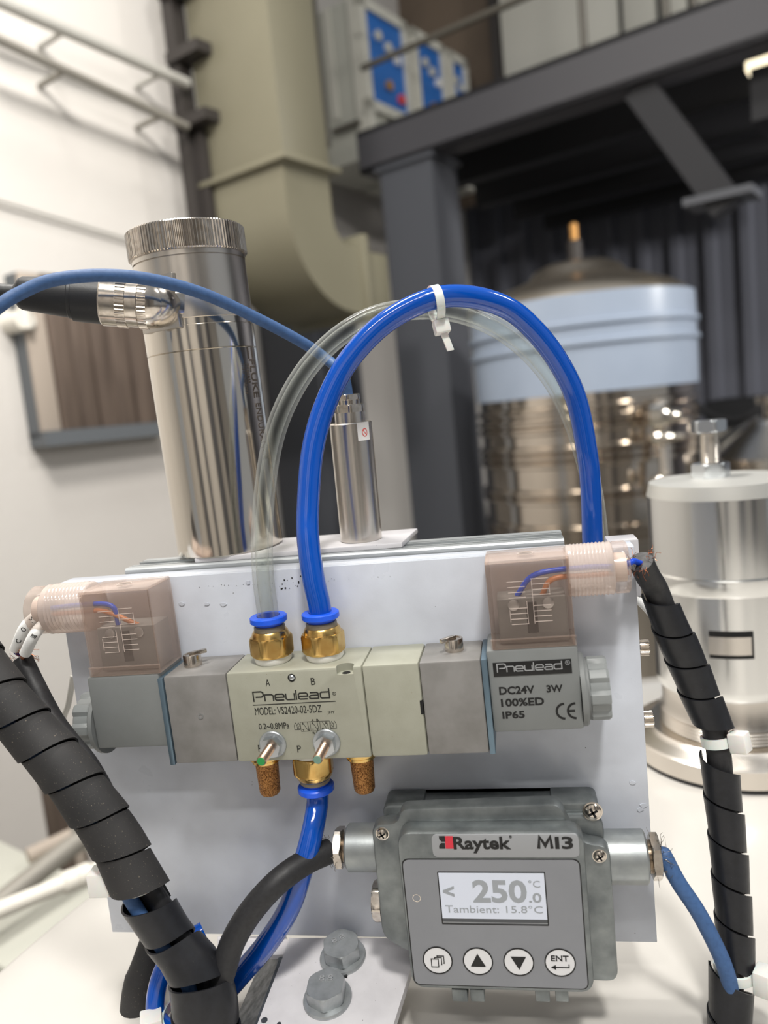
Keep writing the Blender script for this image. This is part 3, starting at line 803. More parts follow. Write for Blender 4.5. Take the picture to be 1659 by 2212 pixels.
# connector: flat pad, elbow, coupling nuts
cdir = Vector((-0.93, -0.36, 0.03)).normalized()
side = Vector((-0.31, -0.95, 0)).normalized(); side = (side - ax * side.dot(ax)).normalized()
cp = b0 + ax * hh(648)
pc = cp + side * (rb * 0.95)
part('pad', G().obox(cp + side * (rb - 0.0015), ax.cross(side), side, ax, rb * 0.85, 0.004, 0.030, 0.0004), 'stainless_dull', t)
q0 = at(318, 657, 0.008)
sk0 = at(412, 655, 0.030); sdir = (q0 - sk0).normalized(); sl_ = (q0 - sk0).length
part('socket', G().lathe(sk0 - sdir * 0.004, sdir, [(0, 0.0098), (0.005, 0.0098), (0.005, 0.0088), (0.0062, 0.0088), (0.0062, 0.0098), (0.008, 0.0098), (0.008, 0.0082), (0.012, 0.0082)], 40), 'nickel', t)
part('socket_nut', G().hexa(sk0 + sdir * 0.007, sdir, sl_ * 0.42, 0.0108, phase=0.4), 'nickel', t)
# lettering along the cylinder's right flank
def cyl_bend(ang0, h0, r):
    def f(a, b, c):
        an = ang0 + b / r
        e = Vector((math.cos(an), math.sin(an), 0)); e = (e - ax * e.dot(ax)).normalized()
        return b0 + ax * (h0 - a) + e * (r + c)
    return f
h_a, h_b = hh(762), hh(868)
part('logo_bar', G().raw(*(lambda q: (q, [(0, 1, 2, 3)]))([cyl_bend(math.radians(-17), hh(757), rb)(a, b, 0.0001) for a, b in ((0, 0), (0.007, 0), (0.007, 0.006), (0, 0.006))])), 'engraved', t)
text('FLUKE', t, 'engraved', (0, 0, 0), hh(785) - hh(872), 0.0065, bend=cyl_bend(math.radians(-16), hh(785), rb), bold=0.02)
text('Process', t, 'engraved', (0, 0, 0), hh(795) - hh(838), 0.003, bend=cyl_bend(math.radians(-22), hh(795), rb))
text('Instruments', t, 'engraved', (0, 0, 0), hh(795) - hh(862), 0.003, bend=cyl_bend(math.radians(-28), hh(795), rb))
text('ENDURANCE', t, 'engraved', (0, 0, 0), hh(872) - hh(1000), 0.0065, bend=cyl_bend(math.radians(-15), hh(884), rb), bold=0.01)

# plug on the connector with its black boot
q1 = at(232, 650, 0.002); q2 = at(30, 632, -0.014)
dq = (q1 - q0).normalized()
dq2 = (q2 - q1).normalized()
t = thing('cable_plug', 'nickel screw plug with black rubber boot on the large steel sensor', 'connector', q0)
part('elbow', G().lathe(q0 - sdir * 0.016, sdir, [(0, 0.009), (0.003, 0.0105), (0.006, 0.0122), (0.010, 0.0132), (0.014, 0.0134), (0.0175, 0.0128)], 40), 'nickel', t)
rp = 0.0138
part('elbow_ball', G().lathe(q0 - dq * 0.0134, dq, [(0, 0), (0.0006, 0.004), (0.0022, 0.0074), (0.0050, 0.0105), (0.0090, 0.0127), (0.0134, 0.0135)], 40), 'nickel', t)
part('coupling_nut', G().knurl(q0 - dq * 0.001, dq, 0.0045, rp, 40, 0.0005), 'nickel', t, flat=True)
part('barrel', G().lathe(q0 + dq * 0.003, dq, [(0, 0.0125), (0.001, 0.0132), (0.007, 0.0132), (0.007, 0.0136)], 48), 'nickel', t)
part('coupling_nut', G().knurl(q0 + dq * 0.010, dq, 0.005, rp + 0.0002, 40, 0.0005), 'nickel', t, flat=True)
part('barrel', G().lathe(q0 + dq * 0.015, dq, [(0, 0.0136), (0.008, 0.0136), (0.009, 0.0128)], 48), 'nickel', t)
Lb = (q2 - q1).length
part('boot', G().lathe(q0 + dq * 0.0225, dq2, [(0, 0.0122), (0.001, 0.0128), (0.016, 0.0124), (0.0165, 0.0112), (0.018, 0.0112), (0.0185, 0.0108), (0.042, 0.0088), (0.044, 0.0078), (0.046, 0.005)], 40), 'black_plastic', t)
e = q0 + dq * 0.0225 + dq2 * 0.045
single('black_cable', 'black printed cable leaving the rubber boot at the left edge', 'cable',
       G().tube([e - dq2 * 0.004, e + dq2 * 0.02 - Z * 0.002, e + dq2 * 0.06 - Z * 0.012], 0.0046, 18), 'black_rubber', org=e)

# ================================================================ SMALL STEEL SENSOR
YN = 0.058
b1 = onz(781, 1166, ZT); 
rs = fit_cyl(781, 1130, 88, b1.y)
t = thing('proximity_sensor', 'slim upright steel sensor with a hex cable nut and a small sticker', 'sensor', b1)
tp = at(757, 912, b1.y - 0.003); ax2 = (tp - b1); ls = ax2.length; ax2.normalize()
part('body', G().lathe(b1, ax2, [(0, rs - 0.0008), (0.0008, rs), (ls - 0.0006, rs), (ls, rs - 0.0006), (ls, 0)], 64), 'stainless_dull', t)
part('neck', G().lathe(b1 + ax2 * ls, ax2, [(0, rs * 0.72), (0.006, rs * 0.72)], 48), 'stainless_dull', t)
part('hex_nut', G().hexa(b1 + ax2 * (ls + 0.005), ax2, 0.0055, rs * 0.74, phase=0.3), 'nickel', t)
part('neck', G().lathe(b1 + ax2 * (ls + 0.010), ax2, [(0, rs * 0.52), (0.004, rs * 0.52)], 32), 'nickel', t)
part('cap_nut', G().hexa(b1 + ax2 * (ls + 0.0128), ax2, 0.0034, rs * 0.60, phase=0.1), 'nickel', t)
def cb2(ang0, h0, r):
    def f(a, b, c):
        an = ang0 + a / r; e = Vector((math.cos(an), math.sin(an), 0)); e = (e - ax2 * e.dot(ax2)).normalized()
        return b1 + ax2 * (h0 + b) + e * (r + c)
    return f
fs = cb2(math.radians(-62), ls - 0.0105, rs); g = G(); n = 8; vs_ = []
for k in range(n + 1):
    for b in (0, 0.0105): vs_.append(fs(0.0085 * k / n, b, 0.00012))
g.raw(vs_, [(2 * k, 2 * k + 2, 2 * k + 3, 2 * k + 1) for k in range(n)]); stk = part('sticker', g, 'sticker', t)
g = G(); pts = [(0.0046 + 0.0019 * math.cos(2 * PI * k / 20), 0.0045 + 0.0024 * math.sin(2 * PI * k / 20)) for k in range(21)]
for a, b in zip(pts[:-1], pts[1:]):
    ca = Vector((0.0046, 0.0045)); A_ = [ca + (Vector(q) - ca) * s_ for q in (a, b) for s_ in (1.0, 0.78)]
    g.raw([fs(q.x, q.y, 0.0002) for q in A_], [(0, 1, 3, 2)])
g.raw([fs(*q, 0.0002) for q in ((0.0031, 0.0061), (0.0035, 0.0064), (0.0061, 0.0029), (0.0057, 0.0026))], [(0, 1, 2, 3)])
part('prohibition_mark', g, 'stick_red', stk)
ct = b1 + ax2 * (ls + 0.016)
cab = [ct - ax2 * 0.002, ct + ax2 * 0.012 - X * 0.002] + [at(u, v, y) for u, v, y in ((700, 772, 0.050), (650, 738, 0.042), (560, 690, 0.026), (440, 635, 0.002), (320, 603, -0.018), (210, 595, -0.030), (110, 606, -0.040), (40, 635, -0.048), (0, 660, -0.054), (-50, 700, -0.06))]
single('sensor_cable', 'matt blue cable arching left from the slim sensor over the black boot', 'cable', G().tube(cab, 0.00325, 20, 12), 'cable_blue', org=ct)

# ================================================================ ALUMINIUM CANISTER
b2 = Vector((0.258, 0.300, ZV))
t = thing('canister', 'shiny turned aluminium canister with a bolt through its lid, on a round flange', 'canister', b2)
def hc(v, r, y=None):
    lo, hi = 0.0, 0.6
    for _ in range(40):
        m = (lo + hi) / 2; q = R3.transposed() @ (b2 + Z * m - Y * r - CAM)
        if CY + F_PX * q.y / q.z > v: lo = m
        else: hi = m
    return lo
q = R3.transposed() @ (b2 + Z * 0.2 - CAM); ppm = F_PX / q.z
rc = 152 / ppm
hA, hB, hC, hD, hE, hF = hc(1640, rc * 1.3), hc(1600, rc), hc(1500, rc), hc(1292, rc), hc(1255, rc), hc(1078, rc)
rf = rc * 1.42
part('base_flange', G().lathe(b2 + Z * 0.003, Z, [(0, rf - 0.002), (0.001, rf), (0.016, rf), (0.018, rf - 0.003), (0.020, rf * 0.86), (0.024, rf * 0.80), (0.024, 0)], 96), 'stainless_dull', t)
part('seal', G().lathe(b2, Z, [(0, rf - 0.001), (0.003, rf - 0.001)], 96), 'black_rubber', t)
part('threaded_base', G().lathe(b2, Z, [(0.02, rc * 0.96)] + [(0.024 + k * 0.003 + (0.0015 if s_ else 0), rc * (0.98 if s_ else 0.95)) for k in range(6) for s_ in (0, 1)] + [(0.046, rc * 0.93), (hC * 0.9, rc * 0.93)], 80), 'stainless_dull', t)
part('lower_body', G().lathe(b2, Z, [(hC * 0.88, rc * 0.97), (hC * 0.95, rc * 1.0), (hC, rc * 1.0), (hD, rc * 1.0), (hD, rc * 1.03), (hD + 0.002, rc * 1.05), (hE, rc * 1.05), (hE + 0.001, rc * 1.0)], 96), 'aluminium', t)
part('upper_body', G().lathe(b2, Z, [(hE, rc), (hF - 0.001, rc)], 96), 'aluminium', t)
part('lid', G().lathe(b2, Z, [(hF - 0.001, rc * 0.999), (hF, rc * 1.0), (hF + 0.010, rc * 0.955), (hF + 0.0102, rc * 0.955), (hF + 0.0102, 0)], 96), 'alu_satin', t)
# recessed window in the lower body
a = Vector((-0.20, -1, 0)).normalized(); zc = hc(1395, rc); g = G()
for sgn in (1,):
    vs_ = []; n = 12; w0 = 0.55
    for k in range(n + 1):
        an = math.atan2(a.y, a.x) - w0 / 2 + w0 * k / n
        for hz_ in (hc(1424, rc), hc(1364, rc)): vs_.append(b2 + Vector((math.cos(an), math.sin(an), 0)) * (rc + 0.0004) + Z * hz_)
    g.raw(vs_, [(2 * k, 2 * k + 2, 2 * k + 3, 2 * k + 1) for k in range(n)])
part('slot', g, 'dark_gap', t)
g = G(); vs_ = []
for k in range(n + 1):
    an = math.atan2(a.y, a.x) - w0 / 2 + w0 * 0.94 * k / n
    for hz_ in (hc(1415, rc), hc(1376, rc)): vs_.append(b2 + Vector((math.cos(an), math.sin(an), 0)) * (rc + 0.0012) + Z * hz_)
g.raw(vs_, [(2 * k, 2 * k + 2, 2 * k + 3, 2 * k + 1) for k in range(n)])
part('slot_tongue', g, 'stainless_dull', t)
top = b2 + Z * (hF + 0.0102)
tq = at(1536, 1030, top.z, 2); bx = Vector((tq.x, tq.y, top.z))
t = thing('jacking_bolt', 'long hex bolt with a lock nut standing on the canister lid', 'bolt', bx)
part('lock_nut', G().hexa(bx, Z, 0.0125, 0.0168, phase=0.5), 'zinc_steel', t)
g = G(); prf = []
for k in range(15): prf += [(0.012 + k * 0.002, 0.0088), (0.013 + k * 0.002, 0.0078)]
g.lathe(bx, Z, prf, 28); part('threaded_shank', g, 'stainless_dull', t, flat=False)
part('head', G().hexa(bx + Z * 0.040, Z, 0.0105, 0.0155, phase=0.1), 'zinc_steel', t)

# ================================================================ SOLENOID VALVE
V = Frame((0, 0, 0), 0, -math.radians(0.75))
CUR['F'] = V
YF = -0.034
def vx(u, v, y=YF): return at(u, v, y, 1, V).x
def vz(u, v, y=YF): return at(u, v, y, 1, V).z
ZTOP = vz(700, 1443); ZBOT = vz(700, 1641)
xa, xb, xc_, xd_, xe = vx(364, 1550), vx(500, 1550), vx(792, 1540), vx(914, 1530), vx(1047, 1520)
pf = 0.0022
t = thing('solenoid_valve', 'long cream and grey solenoid valve block bolted across the white panel', 'valve', ((xb + xc_) / 2, -0.001, ZBOT), V)
VT = t
BODY = part('body', G().box((xb, YF, ZBOT), (xc_, -0.0012, ZTOP), 0.0014), 'cream', t)
part('spacer', G().box((xc_ + 0.0002, YF, ZBOT + 0.0002), (xd_, -0.0012, ZTOP), 0.0014), 'cream', t)
part('pilot_block', G().box((xa, YF + 0.0004, ZBOT + 0.0002), (xb - 0.0002, -0.0012, ZTOP - 0.0002), 0.0012), 'diecast', t)
part('pilot_block', G().box((xd_ + 0.0002, YF + 0.0004, ZBOT + 0.0002), (xe, -0.0012, ZTOP - 0.0002), 0.0012), 'diecast', t)
part('end_plate', G().box((xa - 0.003, YF - 0.0003, ZBOT), (xa - 0.0002, -0.0012, ZTOP - 0.0008), 0.0003), 'blue_zinc', t)
part('end_plate', G().box((xe + 0.0002, YF - 0.0003, ZBOT), (xe + 0.003, -0.0012, ZTOP - 0.0002), 0.0003), 'blue_zinc', t)
# coils
YQ = -0.032
zcl0 = vz(290, 1616, YQ); zcl1 = vz(290, 1458, YQ)
xcl0 = vx(198, 1540, YQ)
zcr0 = vz(1165, 1580, YQ); zcr1 = vz(1150, 1400, YQ); xcr1 = vx(1256, 1490, YQ)
cl = part('coil', G().box((xcl0, YQ, zcl0), (xa - 0.003, -0.002, zcl1), 0.0016), 'coil_grey', t)
cr = part('coil', G().box((xe + 0.003, YQ, zcr0), (xcr1, -0.002, zcr1), 0.0016), 'coil_grey', t)
zm = (zcl0 + zcl1) / 2
def knob(xp, sgn, zc, nm):
    c = Vector((xp, -0.0165, zc)); d = X * sgn
    part('bushing', G().lathe(c, d, [(0, 0.0185), (0.0022, 0.0185), (0.003, 0.0178), (0.003, 0.0155), (0.0042, 0.0155)], 48), 'coil_grey', t)
    g = G(); n = 96; pts = []
    x_, y_, d_ = frame_of(d); p0 = c + d * 0.0042; rings = []
    bm = bmesh.new()
    for h_, k in ((0, 0.97), (0.0006, 1.0), (0.0085, 1.0), (0.0098, 0.95)):
        ring = []
        for i in range(n):
            a_ = 2 * PI * i / n; s_ = math.cos(8 * a_); rr_ = 0.0163 * k - (0.0017 if s_ < -0.35 else (0.0017 * (0.35 - s_) / 0.7 if s_ < 0.35 else 0))
            ring.append(bm.verts.new(p0 + d_ * h_ + (x_ * math.cos(a_) + y_ * math.sin(a_)) * rr_))
        rings.append(ring)
    for A, B in zip(rings, rings[1:]):
        for i in range(n): bm.faces.new((A[i], A[(i + 1) % n], B[(i + 1) % n], B[i]))
    bm.faces.new(rings[0][::-1]); bm.faces.new(rings[-1]); g.take(bm)
    part('coil_nut', g, 'knob_grey', t)
knob(xcr1, 1, vz(1283, 1486, -0.0165), 0)
knob(xcl0, -1, vz(180, 1556, -0.0165), 0)
# manual overrides on top
for u, v, an, x_ in ((437, 1412, 0.6, 0), (984, 1385, 2.4, 0)):
    p = at(u, v + 8, ZTOP, 2, V); p = Vector((p.x, -0.0165, ZTOP - 0.0003))
    sc = part('override_screw', G().lathe(p, Z, [(0, 0.0049), (0.0062, 0.0049), (0.0067, 0.0046), (0.0067, 0.0036), (0.0062, 0.0036), (0.0062, 0)], 36), 'nickel', t)
    dd = Vector((math.cos(an), math.sin(an) * (1 if u < 600 else -1), 0)); c = p + Z * 0.0068
    part('slot_bar', G().obox(c + dd * 0.0035, dd, Z.cross(dd), Z, 0.0095, 0.0022, 0.0022, 0.0003), 'nickel', sc)
# little screws, ball plug, notch, label dots
p = at(433, 1548, YF, 1, V); part('set_screw', G().lathe((p.x, YF + 0.001, p.z), -Y, [(0, 0.0015), (0.0009, 0.0015), (0.0009, 0.001), (0.0004, 0.0008), (0.0004, 0)], 20), 'zinc_steel', t)
p = at(630, 1464, YF, 1, V)
ring = part('port_ring', G().lathe((p.x, YF + 0.001, p.z), -Y, [(0, 0.0021), (0.00115, 0.0021), (0.00115, 0.0016), (0.0004, 0.0016)], 32), 'dark_gap', t)
part('ball', G().lathe((p.x, YF + 0.001, p.z), -Y, [(0, 0.0015), (0.0012, 0.0015), (0.0018, 0.001), (0.002, 0)], 28), 'zinc_steel', ring)
p = at(911, 1528, YF, 1, V); part('joint_gap', G().box((p.x - 0.0007, YF - 0.0001, p.z - 0.0036), (p.x + 0.0007, YF + 0.002, p.z + 0.0036)), 'dark_gap', t)
p = at(744, 1442, YF, 1, V)
carve(BODY, G().lathe((p.x, YF + 0.0016, ZTOP - 0.0040), Z, [(0, 0.0046), (0.0080, 0.0046)], 40))
part('screw_hole', G().lathe((p.x, YF + 0.0026, ZTOP - 0.00405), Z, [(0, 0.0022), (0.0001, 0.0022), (0.0001, 0)], 24), 'dark_gap', t)
# printing
def vt(s, u0, v0, u1, v1, parent=VT, m='ink', y=YF, bold=0.0, F=V):
    """text whose box spans the picture points lower-left .. upper-right on the plane y"""
    a, b = at(u0, v0, y, 1, F), at(u1, v1, y, 1, F)
    # the picture box is slanted: keep the frame's own axes, take the width and height from it
    up_ = at(u0, v0 - abs(v0 - v1), y, 1, F)
    return text(s, parent, m, (a.x, y, a.z), abs(b.x - a.x), (up_ - a).length, bold=bold)
def one(s, u, v, wpx, hpx, **k): return vt(s, u - wpx / 2, v + hpx / 2, u + wpx / 2 - hpx * 0.1, v - hpx / 2, **k)
one('A', 579, 1475, 9, 15); one('B', 677, 1472, 9, 15); one('P', 647, 1618, 8, 15); one('R', 563, 1617, 8, 15)
LOGO = {'P': ([[(0, 0), (0, 1), (.82, 1), (.98, .88), (.98, .58), (.82, .46), (.22, .46)]], 1.12),
        'n': ([[(0, 0), (0, .66), (.68, .66), (.84, .54), (.84, 0)]], 1.02),
        'e': ([[(.86, .06), (.14, .06), (0, .16), (0, .54), (.14, .66), (.74, .66), (.88, .54), (.88, .34), (.06, .34)]], 1.06),
        'u': ([[(0, .7), (0, .16), (.14, .06), (.84, .06), (.84, .7)]], 1.02), 'l': ([[(0, 0), (0, 1)]], 0.22),
        'a': ([[(.06, .66), (.72, .66), (.86, .54), (.86, .06), (.14, .06), (0, .14), (0, .28), (.14, .38), (.8, .38)]], 1.06),
        'd': ([[(.86, 1), (.86, .06), (.14, .06), (0, .16), (0, .54), (.14, .66), (.8, .66)]], 1.06)}
def logo(parent, m, org, w_, h_, th, pen):
    g = G(); tot = sum(LOGO[c][1] for c in 'Pneulead') - 0.1; x_ = 0
    for c in 'Pneulead':
        for st in LOGO[c][0]:
            g.stroke([((x_ + a) / tot * w_, b * h_) for a, b in st], pen, org, X, Z, -Y, th)
        x_ += LOGO[c][1]
    return part('logo', g, m, parent, flat=True)
a = at(549, 1517, YF, 1, V); b = at(715, 1512, YF, 1, V); hL = (at(549, 1496, YF, 1, V) - a).length
logo(t, 'ink', (a.x, YF, a.z + 0.0002), b.x - a.x, hL, 0.00012, 0.00072)
def ring_mark(u, v, r, parent, m, y, F, letter='R', pen=0.0002):
    p = at(u, v, y, 1, F); g = G()
    g.stroke([(r * math.cos(2 * PI * k / 24), r * math.sin(2 * PI * k / 24)) for k in range(24)], pen, p, X, Z, -Y, 0.00012, closed=True)
    part('registered_ring', g, m, parent, flat=True)
    text(letter, parent, m, (p.x - r * 0.4, y, p.z - r * 0.5), r * 0.85, r * 1.1)
ring_mark(722, 1498, 0.0009, t, 'ink', YF, V)
a = at(546, 1523, YF, 1, V); b = at(725, 1516, YF, 1, V)
part('underline', G().box((a.x, YF - 0.00012, a.z - 0.0003), (b.x, YF + 0.0001, a.z + 0.0001)), 'ink', t)
vt('MODEL:', 552, 1545, 594, 1529); vt('VS2420-02-5DZ', 600, 1543, 694, 1527); vt('JHY', 708, 1543, 723, 1536)
vt('0.2~0.8MPa', 560, 1576, 624, 1563)
# pneumatic symbol
a = at(651, 1580, YF, 1, V); w_ = at(714, 1576, YF, 1, V).x - a.x; h_ = (at(651, 1560, YF, 1, V) - a).length
g = G(); pen = 0.00016; O_ = (a.x, YF, a.z)
def sk(*pts, closed=False): g.stroke([(p[0] * w_, p[1] * h_) for p in pts], pen, O_, X, Z, -Y, 0.00012, closed=closed)
sk((0, 0), (1, 0), (1, 1), (0, 1), closed=True); sk((1 / 3, 0), (1 / 3, 1)); sk((2 / 3, 0), (2 / 3, 1))
for o_, up1 in ((0, 1), (1 / 3, 0), (2 / 3, 0)):
    sk((o_ + .24, 0.05), (o_ + .08, .95)); sk((o_ + .28, 0), (o_ + .24, 1)); sk((o_ + .04, .2), (o_ + .11, .2)); sk((o_ + .075, 0), (o_ + .075, .2))
for o_ in (0.08, 0.42, 0.87):
    g.raw([Vector(O_) + X * (q[0] * w_) + Z * (q[1] * h_) - Y * 0.0001 for q in ((o_, 1.0), (o_ - .02, .72), (o_ + .03, .74))], [(0, 1, 2)])
for o_ in (0.26, 0.56, 0.74):
    g.raw([Vector(O_) + X * (q[0] * w_) + Z * (q[1] * h_) - Y * 0.0001 for q in ((o_, 0.0), (o_ - .02, .26), (o_ + .03, .26))], [(0, 1, 2)])
for s_, o_ in ((-1, 0), (1, 1)):
    for k in (0, 1):
        b_ = o_ + s_ * (0.02 + 0.1 * k); sk((b_, .2), (b_, .65), (b_ + s_ * .05, .95), (b_ + s_ * .1, .65), (b_ + s_ * .1, .2), closed=True)
    b_ = o_ + s_ * 0.02; sk((b_ + s_ * .02, .25), (b_ + s_ * .08, .42), (b_ + s_ * .02, .6))
part('port_symbol', g, 'ink', t, flat=True)
one('A', 675, 1556, 4.5, 4.5); one('B', 686, 1555.5, 4.5, 4.5); vt('R P F', 676, 1586, 694, 1581)
# right coil label
pa_, pb_ = at(1067, 1462, YQ, 1, V), at(1236, 1452, YQ, 1, V); hgt = (at(1067, 1432, YQ, 1, V) - pa_).length
plq = part('name_plate', G().box((pa_.x, YQ - 0.0003, pa_.z), (pb_.x, YQ + 0.0002, pa_.z + hgt), 0.0001), 'ink_black', t)
a = at(1075, 1454, YQ, 1, V); b = at(1216, 1447, YQ, 1, V)
logo(plq, 'ink_grey', (a.x, YQ - 0.0003, a.z + 0.0004), b.x - a.x, (at(1075, 1436, YQ, 1, V) - a).length, 0.0001, 0.00055)
ring_mark(1226, 1431, 0.0011, plq, 'ink_grey', YQ - 0.0003, V)
vt('DC24V', 1079, 1501, 1154, 1484, y=YQ, bold=0.03, m='ink_black'); vt('3W', 1181, 1496, 1215, 1480, y=YQ, bold=0.03, m='ink_black')
vt('100%ED', 1083, 1527, 1175, 1510, y=YQ, bold=0.03, m='ink_black'); vt('IP65', 1086, 1553, 1133, 1537, y=YQ, bold=0.03, m='ink_black')
ce = at(1205, 1553, YQ, 1, V); s_ = 0.0077 / 2
g = G()
for cxo, bar in ((s_ * 0.95, 0), (s_ * 2.35, 1)):
    g.stroke([(cxo + s_ * math.cos(a_), s_ + s_ * math.sin(a_)) for a_ in [PI * 0.5 + PI * k / 14 for k in range(15)]], 0.0011, (ce.x, YQ, ce.z), X, Z, -Y, 0.00012)
    if bar: g.stroke([(cxo - s_ * 0.9, s_), (cxo - s_ * 0.1, s_)], 0.0011, (ce.x, YQ, ce.z), X, Z, -Y, 0.00012)
part('ce_mark', g, 'ink_black', t, flat=True)

# mounting studs through the body
for k, (u, v, tipc, lab) in enumerate(((590, 1607, 'green_dab', 'left threaded stud with washer and nut, green paint on its tip'), (706, 1603, 'green_pale', 'right threaded stud with washer and nut, plain tip'))):
    p = at(u, v, YF, 1, V); p = V.m @ Vector((p.x, YF, p.z)); t = thing('mounting_stud', lab, 'stud', p, APP, 'mounting studs on the valve')
    part('washer', G().lathe(p, -Y, [(0, 0.0073), (0.001, 0.0073), (0.0014, 0.0069), (0.0014, 0.003)], 40), 'bolt_zinc', t)
    part('nut', G().hexa(p - Y * 0.0014, -Y, 0.0046, 0.0057, phase=0.2 + 0.4 * k, cham=False), 'zinc_steel', t)
    pr = []
    for q_ in range(22): pr += [(0.004 + q_ * 0.0007, 0.0026), (0.00435 + q_ * 0.0007, 0.0022)]
    pr += [(0.0196, 0.0025), (0.0202, 0.0021)]
    part('threaded_rod', G().lathe(p, -Y, pr, 24), 'stud_steel', t)
    part('tip', G().lathe(p - Y * 0.0202, -Y, [(0, 0.0021), (0.0002, 0.002), (0.0002, 0)], 20), tipc, t)

# push-in fittings
def fitting(base, d, lab, k=1.09):
    d = Vector(d).normalized(); base = base + d * 0.0006
    t = thing('push_in_fitting', lab, 'fitting', base, APP, 'brass push-in tube fittings')
    S_ = lambda pr: [(a * k, b) for a, b in pr]
    part('thread_tape', G().lathe(base, d, S_([(-0.001, 0.0088), (0.0008, 0.0100), (0.0028, 0.0100), (0.0034, 0.009)]), 36), 'ptfe', t)
    part('hex_body', G().hexa(base + d * 0.0030 * k, d, 0.0096 * k, 0.0120, phase=0.35, ref=(0, 1, 0)), 'brass', t)
    part('shoulder', G().lathe(base, d, S_([(0.0120, 0.0106), (0.0132, 0.0101), (0.0145, 0.0097), (0.0155, 0.0089)]), 40), 'brass', t)
    part('collar', G().lathe(base, d, S_([(0.0150, 0.0083), (0.0175, 0.0083), (0.018, 0.0078)]), 36), 'collar_grey', t)
    part('release_ring', G().lathe(base, d, S_([(0.0175, 0.0072), (0.0190, 0.0072), (0.0194, 0.0094), (0.0200, 0.0100), (0.0222, 0.0100), (0.0227, 0.0094), (0.0227, 0.0062), (0.019, 0.0062)]), 44), 'release_blue', t)
    return base + d * 0.0225 * k
VW = V.m
YT = -0.0175
def vworld(u, z): 
    p = at(u[0], u[1], YT, 1, V); return VW @ Vector((p.x, YT, z))
fa = vworld((590, 1420), ZTOP); fb = vworld((702, 1416), ZTOP)
tA = fitting(fa, Z, 'brass push-in fitting of port A holding the clear tube')
tB = fitting(fb, Z, 'brass push-in fitting of port B holding the blue tube')
fp = vworld((676, 1640), ZBOT); tP = fitting(fp, -Z, 'brass push-in fitting under the valve with the blue supply tube')
for k, (u, lab) in enumerate((((577, 1650), 'sintered bronze silencer at the left under the valve'), ((782, 1645), 'sintered bronze silencer at the right under the valve'))):
    p = vworld(u, ZBOT); t = thing('silencer', lab, 'silencer', p, APP, 'bronze silencers under the valve')
    part('collar', G().lathe(p, -Z, [(0, 0.0092), (0.0045, 0.0092), (0.0055, 0.0078), (0.0068, 0.0078), (0.0072, 0.006)], 32), 'brass', t)
    part('filter', G().lathe(p, -Z, [(0.004, 0.0065), (0.017, 0.0060), (0.0245, 0.0057), (0.026, 0.0050), (0.0265, 0)], 32), 'sintered', t)

# tubes
blue = [(677, 1250, -0.0165), (666, 1170, -0.012), (665, 1099, -0.006), (675, 975, 0.002), (702, 877, 0.008), (750, 783, 0.014), (828, 700, 0.02), (923, 649, 0.026), (1005, 640, 0.032), (1091, 663, 0.04),
        (1153, 712, 0.046), (1207, 783, 0.052), (1245, 864, 0.057), (1267, 970, 0.061), (1276, 1052, 0.064), (1280, 1169, 0.066), (1283, 1260, 0.068)]
CUR['F'] = APP
pb_ = [tB - Z * 0.008, tB + Z * 0.004] + [at(*q) for q in blue]
single('blue_tube', 'thick glossy blue air tube arching high over the panel', 'tube', G().tube(pb_, 0.0061, 28, 12), 'tube_blue', org=tB)
clr = [(568, 1240, -0.0165), (566, 1150, -0.012), (573, 1050, -0.004), (590, 950, 0.004), (620, 868, 0.010), (668, 790, 0.018), (735, 724, 0.027), (812, 682, 0.033), (900, 668, 0.038), (985, 674, 0.044), (1070, 706, 0.052),
       (1140, 758, 0.060), (1196, 826, 0.066), (1236, 905, 0.071), (1262, 985, 0.074), (1282, 1070, 0.077), (1294, 1169, 0.079), (1298, 1260, 0.08)]
pc_ = [tA - Z * 0.008, tA + Z * 0.004] + [at(*q) for q in clr]
single('clear_tube', 'clear plastic air tube arching behind the blue tube', 'tube', G().tube(pc_, 0.0058, 28, 12, inner=0.0036), 'tube_clear', org=tA)
low = [(674, 1800, -0.028), (655, 1870, -0.034), (625, 1960, -0.036), (575, 2040, -0.037), (515, 2110, -0.037), (450, 2190, -0.039), (400, 2290, -0.042)]
pl_ = [tP + Z * 0.008, tP - Z * 0.006] + [at(*q) for q in low]
single('supply_tube', 'blue air tube curving down from under the valve behind the black cable', 'tube', G().tube(pl_, 0.0061, 28, 12), 'tube_blue', org=tP)
single('looped_tube', 'blue tube looping at the bottom left beside the black wrap', 'tube',
       G().tube([at(*q) for q in ((440, 2010, -0.035), (395, 2040, -0.042), (355, 2090, -0.05), (337, 2150, -0.055), (340, 2200, -0.058), (375, 2230, -0.06), (430, 2240, -0.06))], 0.0050, 24, 12), 'tube_blue', org=at(340, 2200, -0.058))

